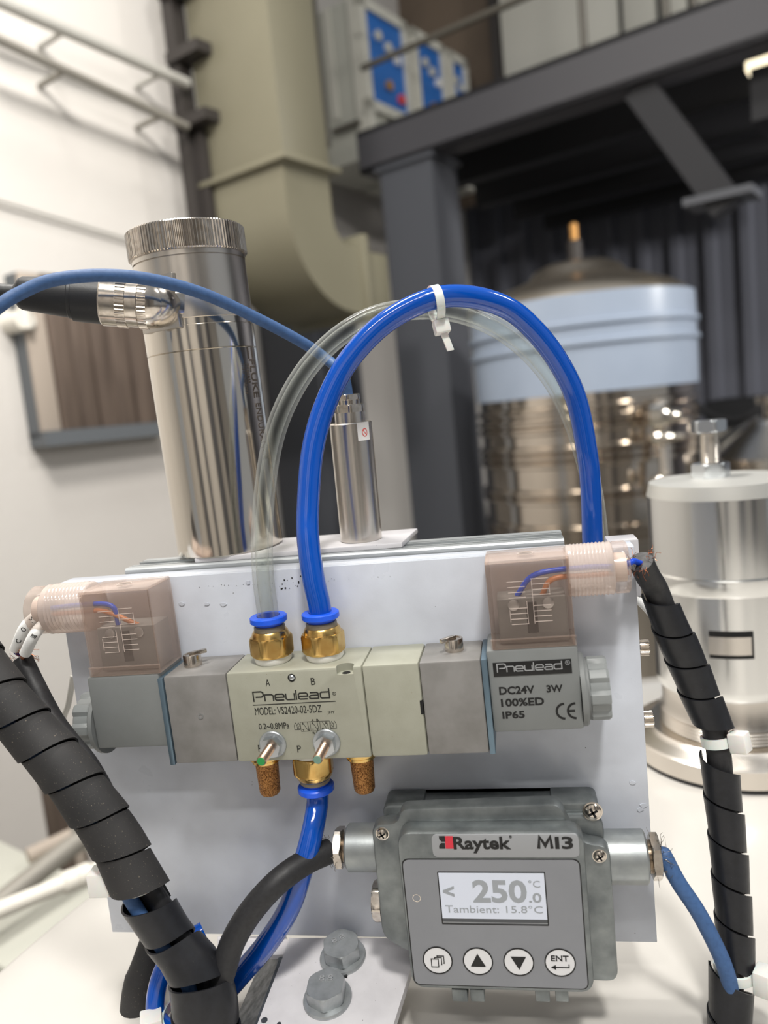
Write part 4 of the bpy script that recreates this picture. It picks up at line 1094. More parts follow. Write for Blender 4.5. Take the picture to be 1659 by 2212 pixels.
# cable tie on top of the arch
def tie(nm, lab, c, axis, rx, head_dir, r2=None, hs=1.0, group='white nylon cable ties', tail=0.012, wd=0.0045, tdir=None):
    t = thing(nm, lab, 'cable tie', c, APP, group); x_, y_, d = frame_of(axis, head_dir)
    hd = Vector(head_dir); hd = (hd - d * hd.dot(d)).normalized(); sd = d.cross(hd)
    r2 = r2 or rx; g = G(); n = 40; vs_ = []; fs = []
    for k in range(n):
        a_ = 2 * PI * k / n; e = hd * math.cos(a_) * r2 + sd * math.sin(a_) * rx
        for rr_, ww in ((1, -1), (1, 1), (1 - 0.0012 / rx, 1), (1 - 0.0012 / rx, -1)): vs_.append(c + e * rr_ + d * ww * wd / 2)
    for k in range(n):
        a_, b_ = k * 4, ((k + 1) % n) * 4
        for q in range(4): fs.append((a_ + q, a_ + (q + 1) % 4, b_ + (q + 1) % 4, b_ + q))
    g.raw(vs_, fs); part('strap', g, 'nylon', t)
    hc_ = c + hd * (r2 + 0.003 * hs)
    part('head', G().obox(hc_, d, sd, hd, 0.0075 * hs, 0.0062 * hs, 0.0065 * hs, 0.0008), 'nylon', t)
    if tail:
        td = Vector(tdir).normalized() if tdir else (hd * 0.9 + sd * 0.3).normalized(); tx, ty, _ = frame_of(td, d)
        part('tail', G().obox(hc_ + td * tail / 2, d, td.cross(d).normalized(), td, wd * 0.85, 0.0013, tail, 0.0002), 'nylon', t)
a_, b_, c_ = at(941, 645, 0.0275), at(960, 641, 0.029), at(941, 668, 0.038)
tie('cable_tie', 'white nylon cable tie binding the blue and clear tubes at the top of the arch', a_.lerp(c_, 0.5), (b_ - a_), 0.0128, (-0.15, -0.25, -1), r2=0.0098, tail=0.014, wd=0.0046, tdir=(0.3, -0.1, -1), hs=1.15)

# ================================================================ DIN PLUGS ON THE COILS
def din(lab, x0_, x1_, zb_, zt_, sgn, zbar, rbar, xend):
    t = thing('coil_plug', lab, 'connector', ((x0_ + x1_) / 2, -0.017, zb_), V, 'smoky clear plugs on the coils')
    y0_, y1_ = -0.0315, -0.004
    th = 0.0013; g = G()
    g.box((x0_, y0_, zb_), (x1_, y0_ + th, zt_), 0.0004); g.box((x0_, y1_ - th, zb_), (x1_, y1_, zt_)); g.box((x0_, y0_ + th, zb_), (x0_ + th, y1_ - th, zt_)); g.box((x1_ - th, y0_ + th, zb_), (x1_, y1_ - th, zt_))
    g.box((x0_, y0_, zt_ - 0.0002), (x1_, y1_, zt_ + 0.0014), 0.0006)
    part('cover', g, 'plug_smoke', t)
    g = G().box((x0_ - 0.0006, y0_ - 0.0006, zb_ + 0.0048), (x1_ + 0.0006, y0_, zb_ + 0.0053)); g.box((x0_ - 0.0006, y0_ - 0.0004, zb_), (x1_ + 0.0006, y0_, zb_ + 0.0048), 0.0002)
    part('skirt', g, 'plug_smoke', t)
    w_ = x1_ - x0_; h_ = zt_ - zb_
    part('terminal_block', G().box((x0_ + w_ * 0.10, -0.026, zb_ + 0.001), (x1_ - w_ * 0.06, -0.008, zb_ + h_ * 0.55), 0.0006), 'terminal_grey', t)
    part('slot', G().box((x0_ + w_ * 0.45, -0.0263, zb_ + 0.006), (x0_ + w_ * 0.58, -0.0255, zb_ + h_ * 0.5)), 'dark_gap', t)
    for q in (0.3, 0.72):
        c = Vector((x0_ + w_ * q, -0.0262, zb_ + h_ * 0.48)); part('terminal_screw', G().lathe(c, -Y, [(0, 0.0028), (0.0008, 0.0028), (0.001, 0.0022)], 20), 'zinc_steel', t)
    c = Vector(((x0_ + x1_) / 2, -0.018, zt_ + 0.0014)); part('cover_screw', G().lathe(c, Z, [(0, 0.0042), (0.0003, 0.0042), (0.0003, 0.0034), (0.0, 0.0034), (0, 0)], 28), 'plug_line', t)
    xs = x1_ if sgn > 0 else x0_
    part('wire', G().tube([(x0_ + w_ * 0.35, -0.02, zb_ + h_ * 0.55), (x0_ + w_ * (0.6 if sgn > 0 else 0.3), -0.021, zbar), (xs + sgn * 0.008, -0.018, zbar + 0.001), (xend, -0.018, zbar)], 0.0014, 12), 'wire_blue', t)
    part('wire', G().tube([(x0_ + w_ * 0.65, -0.02, zb_ + h_ * 0.52), (x0_ + w_ * (0.8 if sgn > 0 else 0.2), -0.021, zbar - 0.003), (xs + sgn * 0.008, -0.018, zbar - 0.003), (xend, -0.018, zbar - 0.003)], 0.0014, 12), 'wire_orange', t)
    # moulded strokes on the front
    g = G(); u_ = w_ / 12.0; cxm = x0_ + w_ * 0.5; czm = zb_ + h_ * 0.53
    for sx_ in (-1, 1):
        for k in range(9):
            if k == 4: continue
            zz_ = czm + (k - 4) * h_ * 0.062 + (0 if sx_ < 0 else h_ * 0.02)
            x_a = cxm + sx_ * u_ * 0.45 + u_ * 0.06 * (4 - k) * 0.4; x_b = x_a + sx_ * u_ * 2.5
            g.box((min(x_a, x_b), y0_ - 0.0003, zz_), (max(x_a, x_b), y0_, zz_ + 0.00022))
        g.box((cxm + sx_ * u_ * 0.45, y0_ - 0.0003, czm - 4 * h_ * 0.062), (cxm + sx_ * u_ * 0.45 + 0.0002, y0_, czm + (0.3 if sx_ < 0 else 4.3) * h_ * 0.062))
        x_e = cxm + sx_ * u_ * 2.95
        g.box((x_e - 0.0001, y0_ - 0.0003, czm - (3.5 if sx_ < 0 else -1.2) * h_ * 0.062), (x_e + 0.0001, y0_, czm + (-1.2 if sx_ < 0 else 3.5) * h_ * 0.062))
    part('moulded_mark', g, 'plug_line', t)
    # ribbed barrel and clamping nut
    d = X * sgn; c = Vector((xs, -0.018, zbar)); L = abs(xend - xs)
    nr = 10; ln = L * 0.72; pr = [(-0.001, rbar * 0.9), (0, rbar * 0.98)]
    for k in range(nr):
        a0 = ln * (0.06 + 0.86 * k / nr); st = ln * 0.86 / nr; pr += [(a0, rbar * 0.96), (a0 + st * 0.5, rbar), (a0 + st * 0.9, rbar * 0.96)]
    pr += [(ln, rbar), (ln * 1.03, rbar * 0.96)]
    part('ribbed_barrel', G().lathe(c, d, pr, 48), 'plug_ribs', t, sharp=60)
    part('clamp_nut', G().knurl(c + d * ln * 1.03, d, L - ln * 1.03, rbar * 0.97, 9, 0.0009, 0.0008), 'plug_smoke', t, sharp=60)
    part('grommet', G().lathe(c + d * ln * 1.05, d, [(0, rbar * 0.55), (L - ln * 1.1, rbar * 0.55), (L - ln * 1.1, rbar * 0.4), (0, rbar * 0.4)], 32), 'plug_line', t)
PY = -0.0315
zb_ = zcr1; x0_ = at(1056, 1320, PY, 1, V).x; x1_ = at(1237, 1310, PY, 1, V).x; zt_ = at(1140, 1213, PY, 1, V).z
zbar = at(1280, 1229, -0.018, 1, V).z; rbar = (at(1280, 1174, -0.018, 1, V) - at(1280, 1288, -0.018, 1, V)).length / 2
din('smoky clear plug on the right coil, its ribbed barrel pointing right', x0_, x1_, zb_, zt_, 1, zbar, rbar, at(1356, 1229, -0.018, 1, V).x)
RE = V.m @ at(1356, 1229, -0.018, 1, V)
x0_ = at(182, 1370, PY, 1, V).x; x1_ = at(332, 1360, PY, 1, V).x; zt_ = at(250, 1279, PY, 1, V).z
zbar = at(130, 1314, -0.018, 1, V).z; rbar = (at(130, 1262, -0.018, 1, V) - at(130, 1366, -0.018, 1, V)).length / 2
din('smoky clear plug on the left coil, its ribbed barrel pointing left', x0_, x1_, zcl1, zt_, -1, zbar, rbar, at(80, 1314, -0.018, 1, V).x)
LE = V.m @ at(80, 1318, -0.018, 1, V)

# ================================================================ DISPLAY UNIT
CUR['F'] = APP
def bp(u, v, y): p = at(u, v, y, 1, APP); return (p.x, p.z)
def rounded(pts, r, seg=5):
    out = []; n = len(pts)
    for i in range(n):
        p, a, b = Vector(pts[i]), Vector(pts[i - 1]), Vector(pts[(i + 1) % n]); da = (a - p); db = (b - p)
        rr_ = min(r, da.length * 0.45, db.length * 0.45); s0, s1 = p + da.normalized() * rr_, p + db.normalized() * rr_
        for k in range(seg + 1):
            t_ = k / seg; out.append(tuple((s0 * (1 - t_) ** 2 + p * 2 * t_ * (1 - t_) + s1 * t_ ** 2)))
    return out
Y1, Y2, Y3 = -0.026, -0.036, -0.048
o = Vector((0.055, -0.001, bp(1060, 2130, Y3)[1]))
t = thing('display_unit', 'die cast grey transmitter box with a lit display and four round keys', 'instrument', o)
zc1 = bp(1060, 1799, Y3)[1]; zc0 = bp(1080, 2141, Y3)[1]; xc0 = bp(872, 1960, Y3)[0]; xc1 = bp(1273, 1970, Y3)[0]
zh1 = bp(1000, 1702, -0.002)[1]
hx0, hx1 = bp(812, 1900, Y2)[0], bp(1324, 1960, Y2)[0]
zA = bp(826, 1782, Y2)[1]; zB = bp(1325, 1822, Y2)[1]
zlo = bp(1320, 2122, Y2)[1]
base = rounded([(hx0 + 0.004, zlo + 0.014), (hx0 + 0.004, zh1), (hx0 + 0.026, zh1), (hx0 + 0.026, zh1 - 0.002), (hx1 - 0.026, zh1 - 0.002), (hx1 - 0.026, zh1), (hx1 - 0.002, zh1), (hx1 - 0.002, zlo + 0.005)], 0.0045)
part('housing', G().prism(base, -0.0015, -0.020, 0.0015), 'zamak', t)
# upper tier
mid = rounded([(hx0 + 0.003, zlo + 0.012), (hx0 + 0.003, zh1 - 0.004), (hx1 - 0.001, zh1 - 0.004), (hx1 - 0.001, zlo + 0.002)], 0.007)
part('housing_rim', G().prism(mid, -0.020, Y1, 0.002), 'zamak', t)
lidp = rounded([(xc0 - 0.001, zc0 + 0.010), (hx0, zlo + 0.022), (hx0 + 0.0005, zA), (hx0 + 0.014, zA + 0.0005), (hx0 + 0.017, zA + 0.0085), (hx1 - 0.022, zA + 0.0105), (hx1 - 0.018, zA - 0.002), (hx1 - 0.012, zB + 0.0), (hx1 + 0.0005, zB - 0.002), (hx1 + 0.0005, zlo + 0.0), (xc1, zlo + 0.0)], 0.006)
part('lid', G().prism(lidp, Y1 + 0.0002, Y2, 0.0018), 'zamak', t)
rim = rounded([(xc0, zc0), (xc0, zc1), (xc1, zc1), (xc1, zc0)], 0.008, 8)
part('cover', G().prism(rim, Y2 + 0.0002, Y3, 0.0016), 'zamak', t)
kx0, kx1 = bp(883, 1990, Y3)[0], bp(1260, 1995, Y3)[0]; kz0, kz1 = bp(1080, 2130, Y3)[1], bp(1060, 1857, Y3)[1]
rec = rounded([(kx0 - 0.0006, kz0 - 0.0006), (kx0 - 0.0006, kz1 + 0.0006), (kx1 + 0.0006, kz1 + 0.0006), (kx1 + 0.0006, kz0 - 0.0006)], 0.004, 6)
part('keypad_gap', G().prism(rec, Y3 + 0.001, Y3 - 0.00012), 'ink_black', t)
key = rounded([(kx0, kz0), (kx0, kz1), (kx1, kz1), (kx1, kz0)], 0.0036, 6)
YK = Y3 - 0.0003
kp = part('keypad', G().prism(key, Y3 + 0.001, YK), 'keypad_grey', t)
a, b = bp(936, 1851, Y3), bp(1249, 1801, Y3)
lb = rounded([(a[0], a[1]), (a[0], b[1]), (b[0], b[1]), (b[0], a[1])], 0.003, 5)
nl = part('label_strip', G().prism(lb, Y3 + 0.001, YK, 0.0001), 'label_grey', t)
def bt(s, u0, v0, u1, v1, parent, m='ink_black', bold=0.0, y=None, name='lettering'):
    y = YK if y is None else y; a, b = bp(u0, v0, y), bp(u1, v1, y); return text(s, parent, m, (a[0], y, a[1]), b[0] - a[0], b[1] - a[1], bold=bold, name=name)
bt('Raytek', 981, 1843, 1102, 1807, nl, bold=0.03); bt('I3', 1200, 1834, 1237, 1807, nl, bold=0.025); a, b = bp(1164, 1833, YK), bp(1191, 1808, YK)
g = G(); g.stroke([(0, 0), ((b[0] - a[0]) * .1, b[1] - a[1]), ((b[0] - a[0]) * .5, (b[1] - a[1]) * .25), ((b[0] - a[0]) * .9, b[1] - a[1]), (b[0] - a[0], 0)], 0.0015, (a[0], YK, a[1]), X, Z, -Y, 0.00015); part('lettering', g, 'ink_black', nl, flat=True)

p = bp(1103, 1808, YK); text('®', nl, 'ink_black', (p[0] - 0.0008, YK, p[1] - 0.0006), 0.0014, 0.0014)
def rect(u0, v0, u1, v1, m, parent, name='mark', y=None, th=0.00012, cham=0):
    y = YK if y is None else y; a, b = bp(u0, v1, y), bp(u1, v0, y)
    return part(name, G().box((a[0], y - th, a[1]), (b[0], y + 0.0001, b[1])), m, parent)
rect(963, 1806, 978, 1833, 'logo_red', nl, 'logo_block')
g = G()
for (u0, v0, u1, v1, f) in ((949, 1806, 961, 1818, 0), (949, 1821, 961, 1833, 1)):
    a, b = bp(u0, v1, YK), bp(u1, v0, YK); c_ = (b[0] - a[0]) * 0.35
    g.prism([(a[0] + (0 if f else c_), a[1]), (b[0], a[1]), (b[0], b[1]), (a[0] + (c_ if f else 0), b[1]), (a[0], (a[1] + b[1]) / 2)], YK - 0.00012, YK)
part('logo_block', g, 'ink_black', nl)
# display
a, b = bp(955, 1994, YK), bp(1180, 1886, YK)
dx0, dx1 = bp(952, 1940, YK)[0], bp(1179, 1940, YK)[0]
part('display_frame', G().prism(rounded([(dx0 - 0.0006, a[1] - 0.0006), (dx0 - 0.0006, b[1] + 0.0006), (dx1 + 0.0006, b[1] + 0.0006), (dx1 + 0.0006, a[1] - 0.0006)], 0.0006, 3), YK + 0.0001, YK - 0.0001), 'ink_black', kp)
YD = YK - 0.00018
ds = part('display', G().box((dx0, YD, a[1]), (dx1, YK, b[1])), 'screen', t)
zz0 = bp(1060, 1985, YD)[1]
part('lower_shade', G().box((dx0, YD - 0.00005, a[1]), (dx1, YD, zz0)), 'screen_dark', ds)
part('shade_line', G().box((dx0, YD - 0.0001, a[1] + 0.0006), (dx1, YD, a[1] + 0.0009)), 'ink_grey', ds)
def dt(s, u0, v0, u1, v1, bold=0.0): return bt(s, u0, v0, u1, v1, ds, 'lcd_grey', bold, YD)
dt('250', 1023, 1950, 1136, 1901, 0.03); dt('<', 958, 1937, 980, 1914, 0.03); dt('°C', 1142, 1917, 1166, 1902, 0.0); dt('.0', 1143, 1950, 1169, 1929, 0.02)
dt('Tambient:', 963, 1971, 1077, 1957); dt('15.8°C', 1094, 1972, 1172, 1957)
p = bp(900, 1940, YK); part('indicator', G().lathe((p[0], YK + 0.0002, p[1]), -Y, [(0, 0.0021), (0.0003, 0.0021), (0.0003, 0.0018), (0.0001, 0.0017), (0.0001, 0)], 28), 'nickel', kp)
def key_(u, v, draw, lab):
    p = bp(u, v, YK); b_ = part('key', G().lathe((p[0], YK + 0.0001, p[1]), -Y, [(0, 0.0072), (0.0003, 0.0072), (0.0003, 0)], 48), 'button_white', t)
    b_['label'] = lab
    g = G(); g.stroke([(0.0073 * math.cos(2 * PI * k / 40), 0.0073 * math.sin(2 * PI * k / 40)) for k in range(40)], 0.0006, (p[0], YK, p[1]), X, Z, -Y, 0.0003, closed=True); part('ring', g, 'ink_black', b_, flat=True)
    g = G(); draw(g, Vector((p[0], YK - 0.0002, p[1]))); part('symbol', g, 'ink_black', b_, flat=True); return b_, p
def pages(g, c):
    s_ = 0.001
    for k in range(3):
        ox, oz = -1.3 * s_ + k * 1.25 * s_, -1.2 * s_ + k * 0.85 * s_
        pts = [(-2.0, -2.4), (1.6, -2.4), (1.6, 2.0), (-2.0, 2.0)] if k == 0 else [(1.9, -1.6), (1.9, 2.0), (-1.8, 2.0), (-1.8, 1.5)]
        if k: pts = [(1.6, -2.0), (2.0, -2.0), (2.0, 2.0), (-1.4, 2.0), (-1.4, 1.4)]
        g.stroke([(ox + a * s_, oz + b * s_) for a, b in pts], 0.00045, c, X, Z, -Y, 0.00015, closed=(k == 0))
def tri(sg):
    def f(g, c): g.prism([(c.x - 0.0038, c.z - 0.0029 * sg), (c.x + 0.0038, c.z - 0.0029 * sg), (c.x, c.z + 0.0042 * sg)], c.y - 0.00015, c.y)
    return f
def ent(g, c):
    g.stroke([(0.0042, -0.0008), (0.0042, -0.0026), (-0.0036, -0.0026)], 0.0005, c, X, Z, -Y, 0.00015)
    g.prism([(c.x - 0.0046, c.z - 0.0026), (c.x - 0.0022, c.z - 0.0013), (c.x - 0.0022, c.z - 0.0039)], c.y - 0.00015, c.y)
key_(945.6, 2074, pages, 'white key with stacked pages symbol'); key_(1032.5, 2076, tri(1), 'white key with upward triangle'); key_(1120.5, 2077.5, tri(-1), 'white key with downward triangle')
b_, p = key_(1210, 2079, ent, 'white key reading ENT'); text('ENT', b_, 'ink_black', (p[0] - 0.0043, YK - 0.0002, p[1] + 0.0008), 0.0086, 0.0031, bold=0.02)
# screws
def pan_screw(u, v, r, y):
    p = bp(u, v, y); c = Vector((p[0], y + 0.0003, p[1]))
    s_ = part('screw', G().lathe(c, -Y, [(0, r * 1.15), (0.0004, r * 1.15), (0.0005, r), (0.0013, r * 0.9), (0.0019, r * 0.62), (0.0021, r * 0.3), (0.0021, 0)], 32), 'nickel', t)
    g = G()
    for a_ in (0.5, 0.5 + PI / 2):
        d = X * math.cos(a_) + Z * math.sin(a_); g.obox(c - Y * 0.0019, d, Y, d.cross(Y), r * 1.2, 0.0006, r * 0.28)
    part('cross_slot', g, 'dark_gap', s_)
pan_screw(826, 1801, 0.0031, Y2); pan_screw(1295, 1849, 0.0031, Y2); pan_screw(1280, 1753, 0.0044, Y1)
# cable ports
yp = -0.020
def port(u0, u1, vc, hpx, sgn, nutu):
    c = at((u0 + u1) / 2, vc, yp); r = (at(800, vc - hpx / 2, yp) - at(800, vc + hpx / 2, yp)).length / 2
    xa_, xb_ = at(u0, vc, yp).x, at(u1, vc, yp).x; xi = xb_ if sgn < 0 else xa_; xo = xa_ if sgn < 0 else xb_
    part('cable_port', G().lathe((xi - sgn * 0.004, yp, c.z), X * sgn, [(0, r), (abs(xo - xi) + 0.003, r), (abs(xo - xi) + 0.004, r - 0.0012), (abs(xo - xi) + 0.004, 0)], 48), 'zamak_light', t)
    xn = at(nutu, vc, yp).x; q = Vector((xo, yp, c.z))
    part('gland_thread', G().lathe(q, X * sgn, [(0, r * 0.62)] + [(0.0005 + 0.0006 * k + (0.0003 if s_ else 0), r * (0.64 if s_ else 0.60)) for k in range(5) for s_ in (0, 1)] + [(0.0042, r * 0.58)], 32), 'nickel', t)
    part('gland_nut', G().hexa(q + X * sgn * 0.0022, X * sgn, 0.0042, r * 0.90, phase=0.26), 'nickel', t)
    return q + X * sgn * 0.0064
gl = port(752, 815, 1830, 92, -1, 735); gr = port(1317, 1396, 1850, 98, 1, 1412)
p = at(822, 1945, yp); part('blanking_plug', G().hexa((p.x + 0.004, yp, p.z), -X, 0.0075, 0.0108, phase=0.1), 'nickel', t)
p = at(833, 1945, yp); part('plug_seal', G().lathe((p.x + 0.004, yp, p.z), -X, [(0, 0.0112), (0.0052, 0.0112)], 32), 'black_rubber', t)
for u0, u1 in ((978, 1012), (1017, 1048), (1156, 1188), (1199, 1228)):
    a, b = bp(u0, 2140, -0.042), bp(u1, 2152, -0.042); part('hinge_lug', G().box((a[0], -0.046, b[1]), (b[0], -0.036, a[1] + 0.004), 0.0005), 'zamak', t)

# ================================================================ CABLES AND WRAPS
def wrap_ribbon(path_pts, rfun, pitch, wfrac=0.93, th=0.0011, flare=0.0008, per=14, phase=0.0, start=0.0, end=1.0, low=False):
    path = spline(path_pts, per); fr = frames(path); S = [0]
    for a, b in zip(path, path[1:]): S.append(S[-1] + (b - a).length)
    Ltot = S[-1]
    def P_(s):
        s = min(max(s, 0), Ltot - 1e-6); i = 0
        lo, hi = 0, len(S) - 2
        while lo < hi:
            m = (lo + hi + 1) // 2
            if S[m] <= s: lo = m
            else: hi = m - 1
        i = lo; k = (s - S[i]) / (S[i + 1] - S[i]); x_ = fr[i][0].lerp(fr[i + 1][0], k).normalized(); tt = fr[i][2].lerp(fr[i + 1][2], k).normalized(); y_ = tt.cross(x_)
        return path[i].lerp(path[i + 1], k), x_, y_
    g = G(); vs_ = []; fs = []; nt_ = int((Ltot * (end - start)) / pitch * 30); nw = 4
    for i in range(nt_ + 1):
        s0 = start * Ltot + (Ltot * (end - start)) * i / nt_; an = -2 * PI * s0 / pitch + phase
        for layer in (0, 1):
            for k in range(nw + 1):
                s = s0 + (k / nw) * pitch * wfrac; c, x_, y_ = P_(s); r = rfun(min(s / Ltot, 1)) + flare * ((k / nw) if low else (1 - k / nw)) - (th if layer else 0)
                if s >= Ltot: c = c + fr[-1][2] * (s - Ltot)
                vs_.append(c + (x_ * math.cos(an) + y_ * math.sin(an)) * r)
    m = 2 * (nw + 1)
    for i in range(nt_):
        a, b = i * m, (i + 1) * m
        for k in range(nw): fs += [(a + k, a + k + 1, b + k + 1, b + k), (a + nw + 1 + k + 1, a + nw + 1 + k, b + nw + 1 + k, b + nw + 1 + k + 1)]
        fs += [(a, b, b + nw + 1, a + nw + 1), (a + nw, a + m - 1, b + m - 1, b + nw)]
    e = nt_ * m
    for b in (0, e): fs.append(tuple([b + k for k in range(nw + 1)] + [b + m - 1 - k for k in range(nw + 1)]))
    return g.raw(vs_, fs)

# left bundle
Lw = [(-140, 1270, -0.052), (-85, 1370, -0.055), (-40, 1440, -0.056), (-8, 1487, -0.057), (25, 1533, -0.058), (84, 1600, -0.058), (140, 1663, -0.059), (194, 1734, -0.060), (246, 1808, -0.060), (286, 1885, -0.061)]
Lw2 = [(288, 1900, -0.061), (320, 1952, -0.062), (360, 2015, -0.062), (395, 2060, -0.063), (425, 2105, -0.064), (440, 2160, -0.065), (447, 2220, -0.066), (450, 2290, -0.067)]
P1, P2 = [at(*q) for q in Lw], [at(*q) for q in Lw2]
single('spiral_wrap', 'dusty black spiral wrap slanting down the left side of the picture', 'cable wrap',
       wrap_ribbon(P1, lambda s: 0.0128, 0.0215, 0.95, phase=1.6, end=0.97, low=True, flare=0.0012), 'wrap_dusty', org=P1[0], group='black spiral cable wraps', sharp=50)
single('spiral_wrap', 'black spiral wrap at the bottom left gathering several cables', 'cable wrap',
       wrap_ribbon(P2, lambda s: 0.0118 + 0.0048 * max(0, min(1, (s - 0.4) * 3.4)), 0.0226, 0.88, phase=0.4, end=0.95), 'wrap_black', org=P2[0], group='black spiral cable wraps', sharp=50)
core = P1 + P2
single('bundled_cable', 'black cable running inside the left spiral wrap', 'cable', G().tube([p + X * 0.0035 + Y * 0.003 for p in core], 0.0050, 18), 'black_rubber', org=core[0])
single('bundled_blue_cable', 'matt blue cable showing through gaps of the left spiral wrap', 'cable', G().tube([p - X * 0.0035 - Y * 0.005 for p in core], 0.0036, 18), 'cable_blue', org=core[0])
# black cable from the left plug
bl = [(48, 1424, -0.020), (80, 1490, -0.026), (115, 1556, -0.037), (150, 1604, -0.045), (186, 1648, -0.049), (222, 1710, -0.050), (255, 1790, -0.050), (300, 1880, -0.056), (350, 1960, -0.058), (400, 2050, -0.058), (430, 2120, -0.06), (445, 2230, -0.062)]
pbl = [at(*q) for q in bl]
t = thing('coil_cable', 'black cable with stripped frayed end below the left plug', 'cable', pbl[0])
part('jacket', G().tube(pbl, 0.0056, 22), 'black_rubber', t)
def fray(c, axis, r, n, ln, seed, m='copper', th=0.00012, name='frayed_strands'):
    rr = random.Random(seed); x_, y_, d = frame_of(axis); g = G()
    for k in range(n):
        a_ = rr.random() * 2 * PI; e = x_ * math.cos(a_) + y_ * math.sin(a_); p = c + e * r * (0.6 + 0.5 * rr.random()); pts = [p]
        v = (e * rr.uniform(0.2, 1) + d * rr.uniform(-0.6, 0.8)).normalized()
        for q in range(4):
            v = (v + Vector((rr.uniform(-1, 1), rr.uniform(-1, 1), rr.uniform(-1, 1))) * 0.9).normalized(); pts.append(pts[-1] + v * ln * rr.uniform(0.15, 0.4))
        g.tube(pts, th, 5, 4)
    return g
o_ = part(  'frayed_strands', fray(pbl[0], pbl[0] - pbl[1], 0.005, 26, 0.006, 4), 'copper', t); o_['kind'] = 'stuff'
top_ = pbl[0]
for k, (pts, sl) in enumerate((([(88, 1322, -0.02), (54, 1355, -0.024), (33, 1403, -0.022)], 'COM'), ([(98, 1342, -0.02), (74, 1372, -0.028), (54, 1412, -0.026)], '低温'))):
    w3 = [at(*q) for q in pts]
    single('wire', ('blue wire inside the white sleeve lettered COM' if k == 0 else 'brown wire inside the white sleeve with Chinese characters'), 'wire',
           G().tube([LE + X * 0.006] + w3 + [top_ + (w3[-1] - top_) * 0.2 + Y * (0.002 - 0.003 * k)], 0.0013, 12), 'wire_blue' if k == 0 else 'wire_brown', org=w3[0])
    t2 = thing('marker_sleeve', ('white wire sleeve lettered COM left of the left plug' if k == 0 else 'white wire sleeve with Chinese characters beside the COM sleeve'), 'sleeve', w3[1], APP, 'white wire marker sleeves')
    part('sleeve', G().tube(w3, 0.0031, 20, 8, inner=0.0027), 'sleeve_white', t2)
    n_ = 3 if k == 0 else 2
    path = spline(w3, 8); fr_ = frames(path)
    for j, ch in enumerate(sl):
        ip = int(len(path) * ((0.72 - 0.22 * j) if k == 0 else (0.55 - 0.25 * j))); d = -fr_[ip][2]
        if k == 1: ip = int(len(path) * (0.2 + 0.3 * j)); d = -fr_[ip][2]
        view = (CAM - path[ip]).normalized(); nrm_ = (view - d * view.dot(d)).normalized(); u2 = nrm_.cross(d)
        xd, yd = (d, u2)
        c = path[ip] + nrm_ * 0.0031; s_ = 0.0029
        rr_ = 0.0031
        def bend(a, b, c_, p_=path[ip], d=d, nn=nrm_, uu=u2, s_=s_, rr_=rr_):
            an = (b - s_ / 2) / rr_; return p_ + d * (a - s_ * 0.35) + (nn * math.cos(an) + uu * math.sin(an)) * (rr_ + c_)
        text(ch, t2, 'ink_black', (0, 0, 0), s_ * 0.75, s_, bend=bend)
# white nylon tie + tape at the wrap joint
j = at(292, 1900, -0.061)
tie('cable_tie', 'white nylon cable tie round the left bundle between its two wraps', j, P2[0] - P1[-1], 0.0128, (-1, -0.1, -0.5), hs=1.7, tail=0)
tie('cable_tie', 'pale cable tie behind the black wrap at the bottom left corner', at(420, 2195, -0.055), (0.1, 0, 1), 0.017, (-1, -0.5, -0.1), hs=1.7, tail=0, wd=0.006)
# another dark hose behind at the bottom left
hs_ = [(330, 2030, -0.01), (318, 2090, -0.015), (305, 2150, -0.02), (298, 2230, -0.025)]
single('corrugated_hose', 'dark hose behind the looped blue tube at the bottom left', 'hose', G().tube([at(*q) for q in hs_], 0.0085, 20, 12, rad=lambda s_: 0.0075 + 0.004 * (1 if s_ > 0.45 else s_ * 2)), 'wrap_dusty', org=at(*hs_[0]))

# black cable into the left gland
bc = [(712, 1838, -0.0235), (660, 1862, -0.034), (600, 1905, -0.046), (545, 1965, -0.052), (505, 2030, -0.056), (485, 2090, -0.060), (470, 2150, -0.062), (462, 2240, -0.064)]
pbc = [at(*q) for q in bc]
t = thing('output_cable', 'thick black cable curving from the left gland down into the wrap', 'cable', pbc[0])
part('jacket', G().tube(pbc, 0.0066, 24), 'black_rubber', t)
part('core_wire', G().tube([pbc[0] - (pbc[0] - gl) * -0.1, pbc[0].lerp(gl, 0.5) + Z * 0.0016, gl + X * 0.004 + Z * 0.001], 0.0015, 12), 'wire_orange', t)
part('core_wire', G().tube([pbc[0], pbc[0].lerp(gl, 0.5) - Z * 0.001, gl + X * 0.004 - Z * 0.002], 0.0014, 12), 'black_rubber', t)
o_ = part('frayed_strands', fray(pbc[0], pbc[0] - pbc[1], 0.0055, 34, 0.006, 9, 'braid'), 'braid', t); o_['kind'] = 'stuff'
# blue cable out of the right gland into the right wrap
rc_ = [(1436, 1850, -0.022), (1465, 1905, -0.025), (1505, 1965, -0.028), (1540, 2030, -0.030), (1566, 2090, -0.031), (1580, 2150, -0.030), (1584, 2240, -0.03)]
prc = [gr - X * 0.004, gr + X * 0.002] + [at(*q) for q in rc_]
t = thing('input_cable', 'matt blue cable bending from the right gland down into the right wrap', 'cable', gr)
part('jacket', G().tube(prc, 0.0040, 22), 'cable_blue', t)
o_ = part('frayed_strands', fray(gr + X * 0.001, X, 0.0055, 46, 0.008, 12, 'braid', 0.0001), 'braid', t); o_['kind'] = 'stuff'
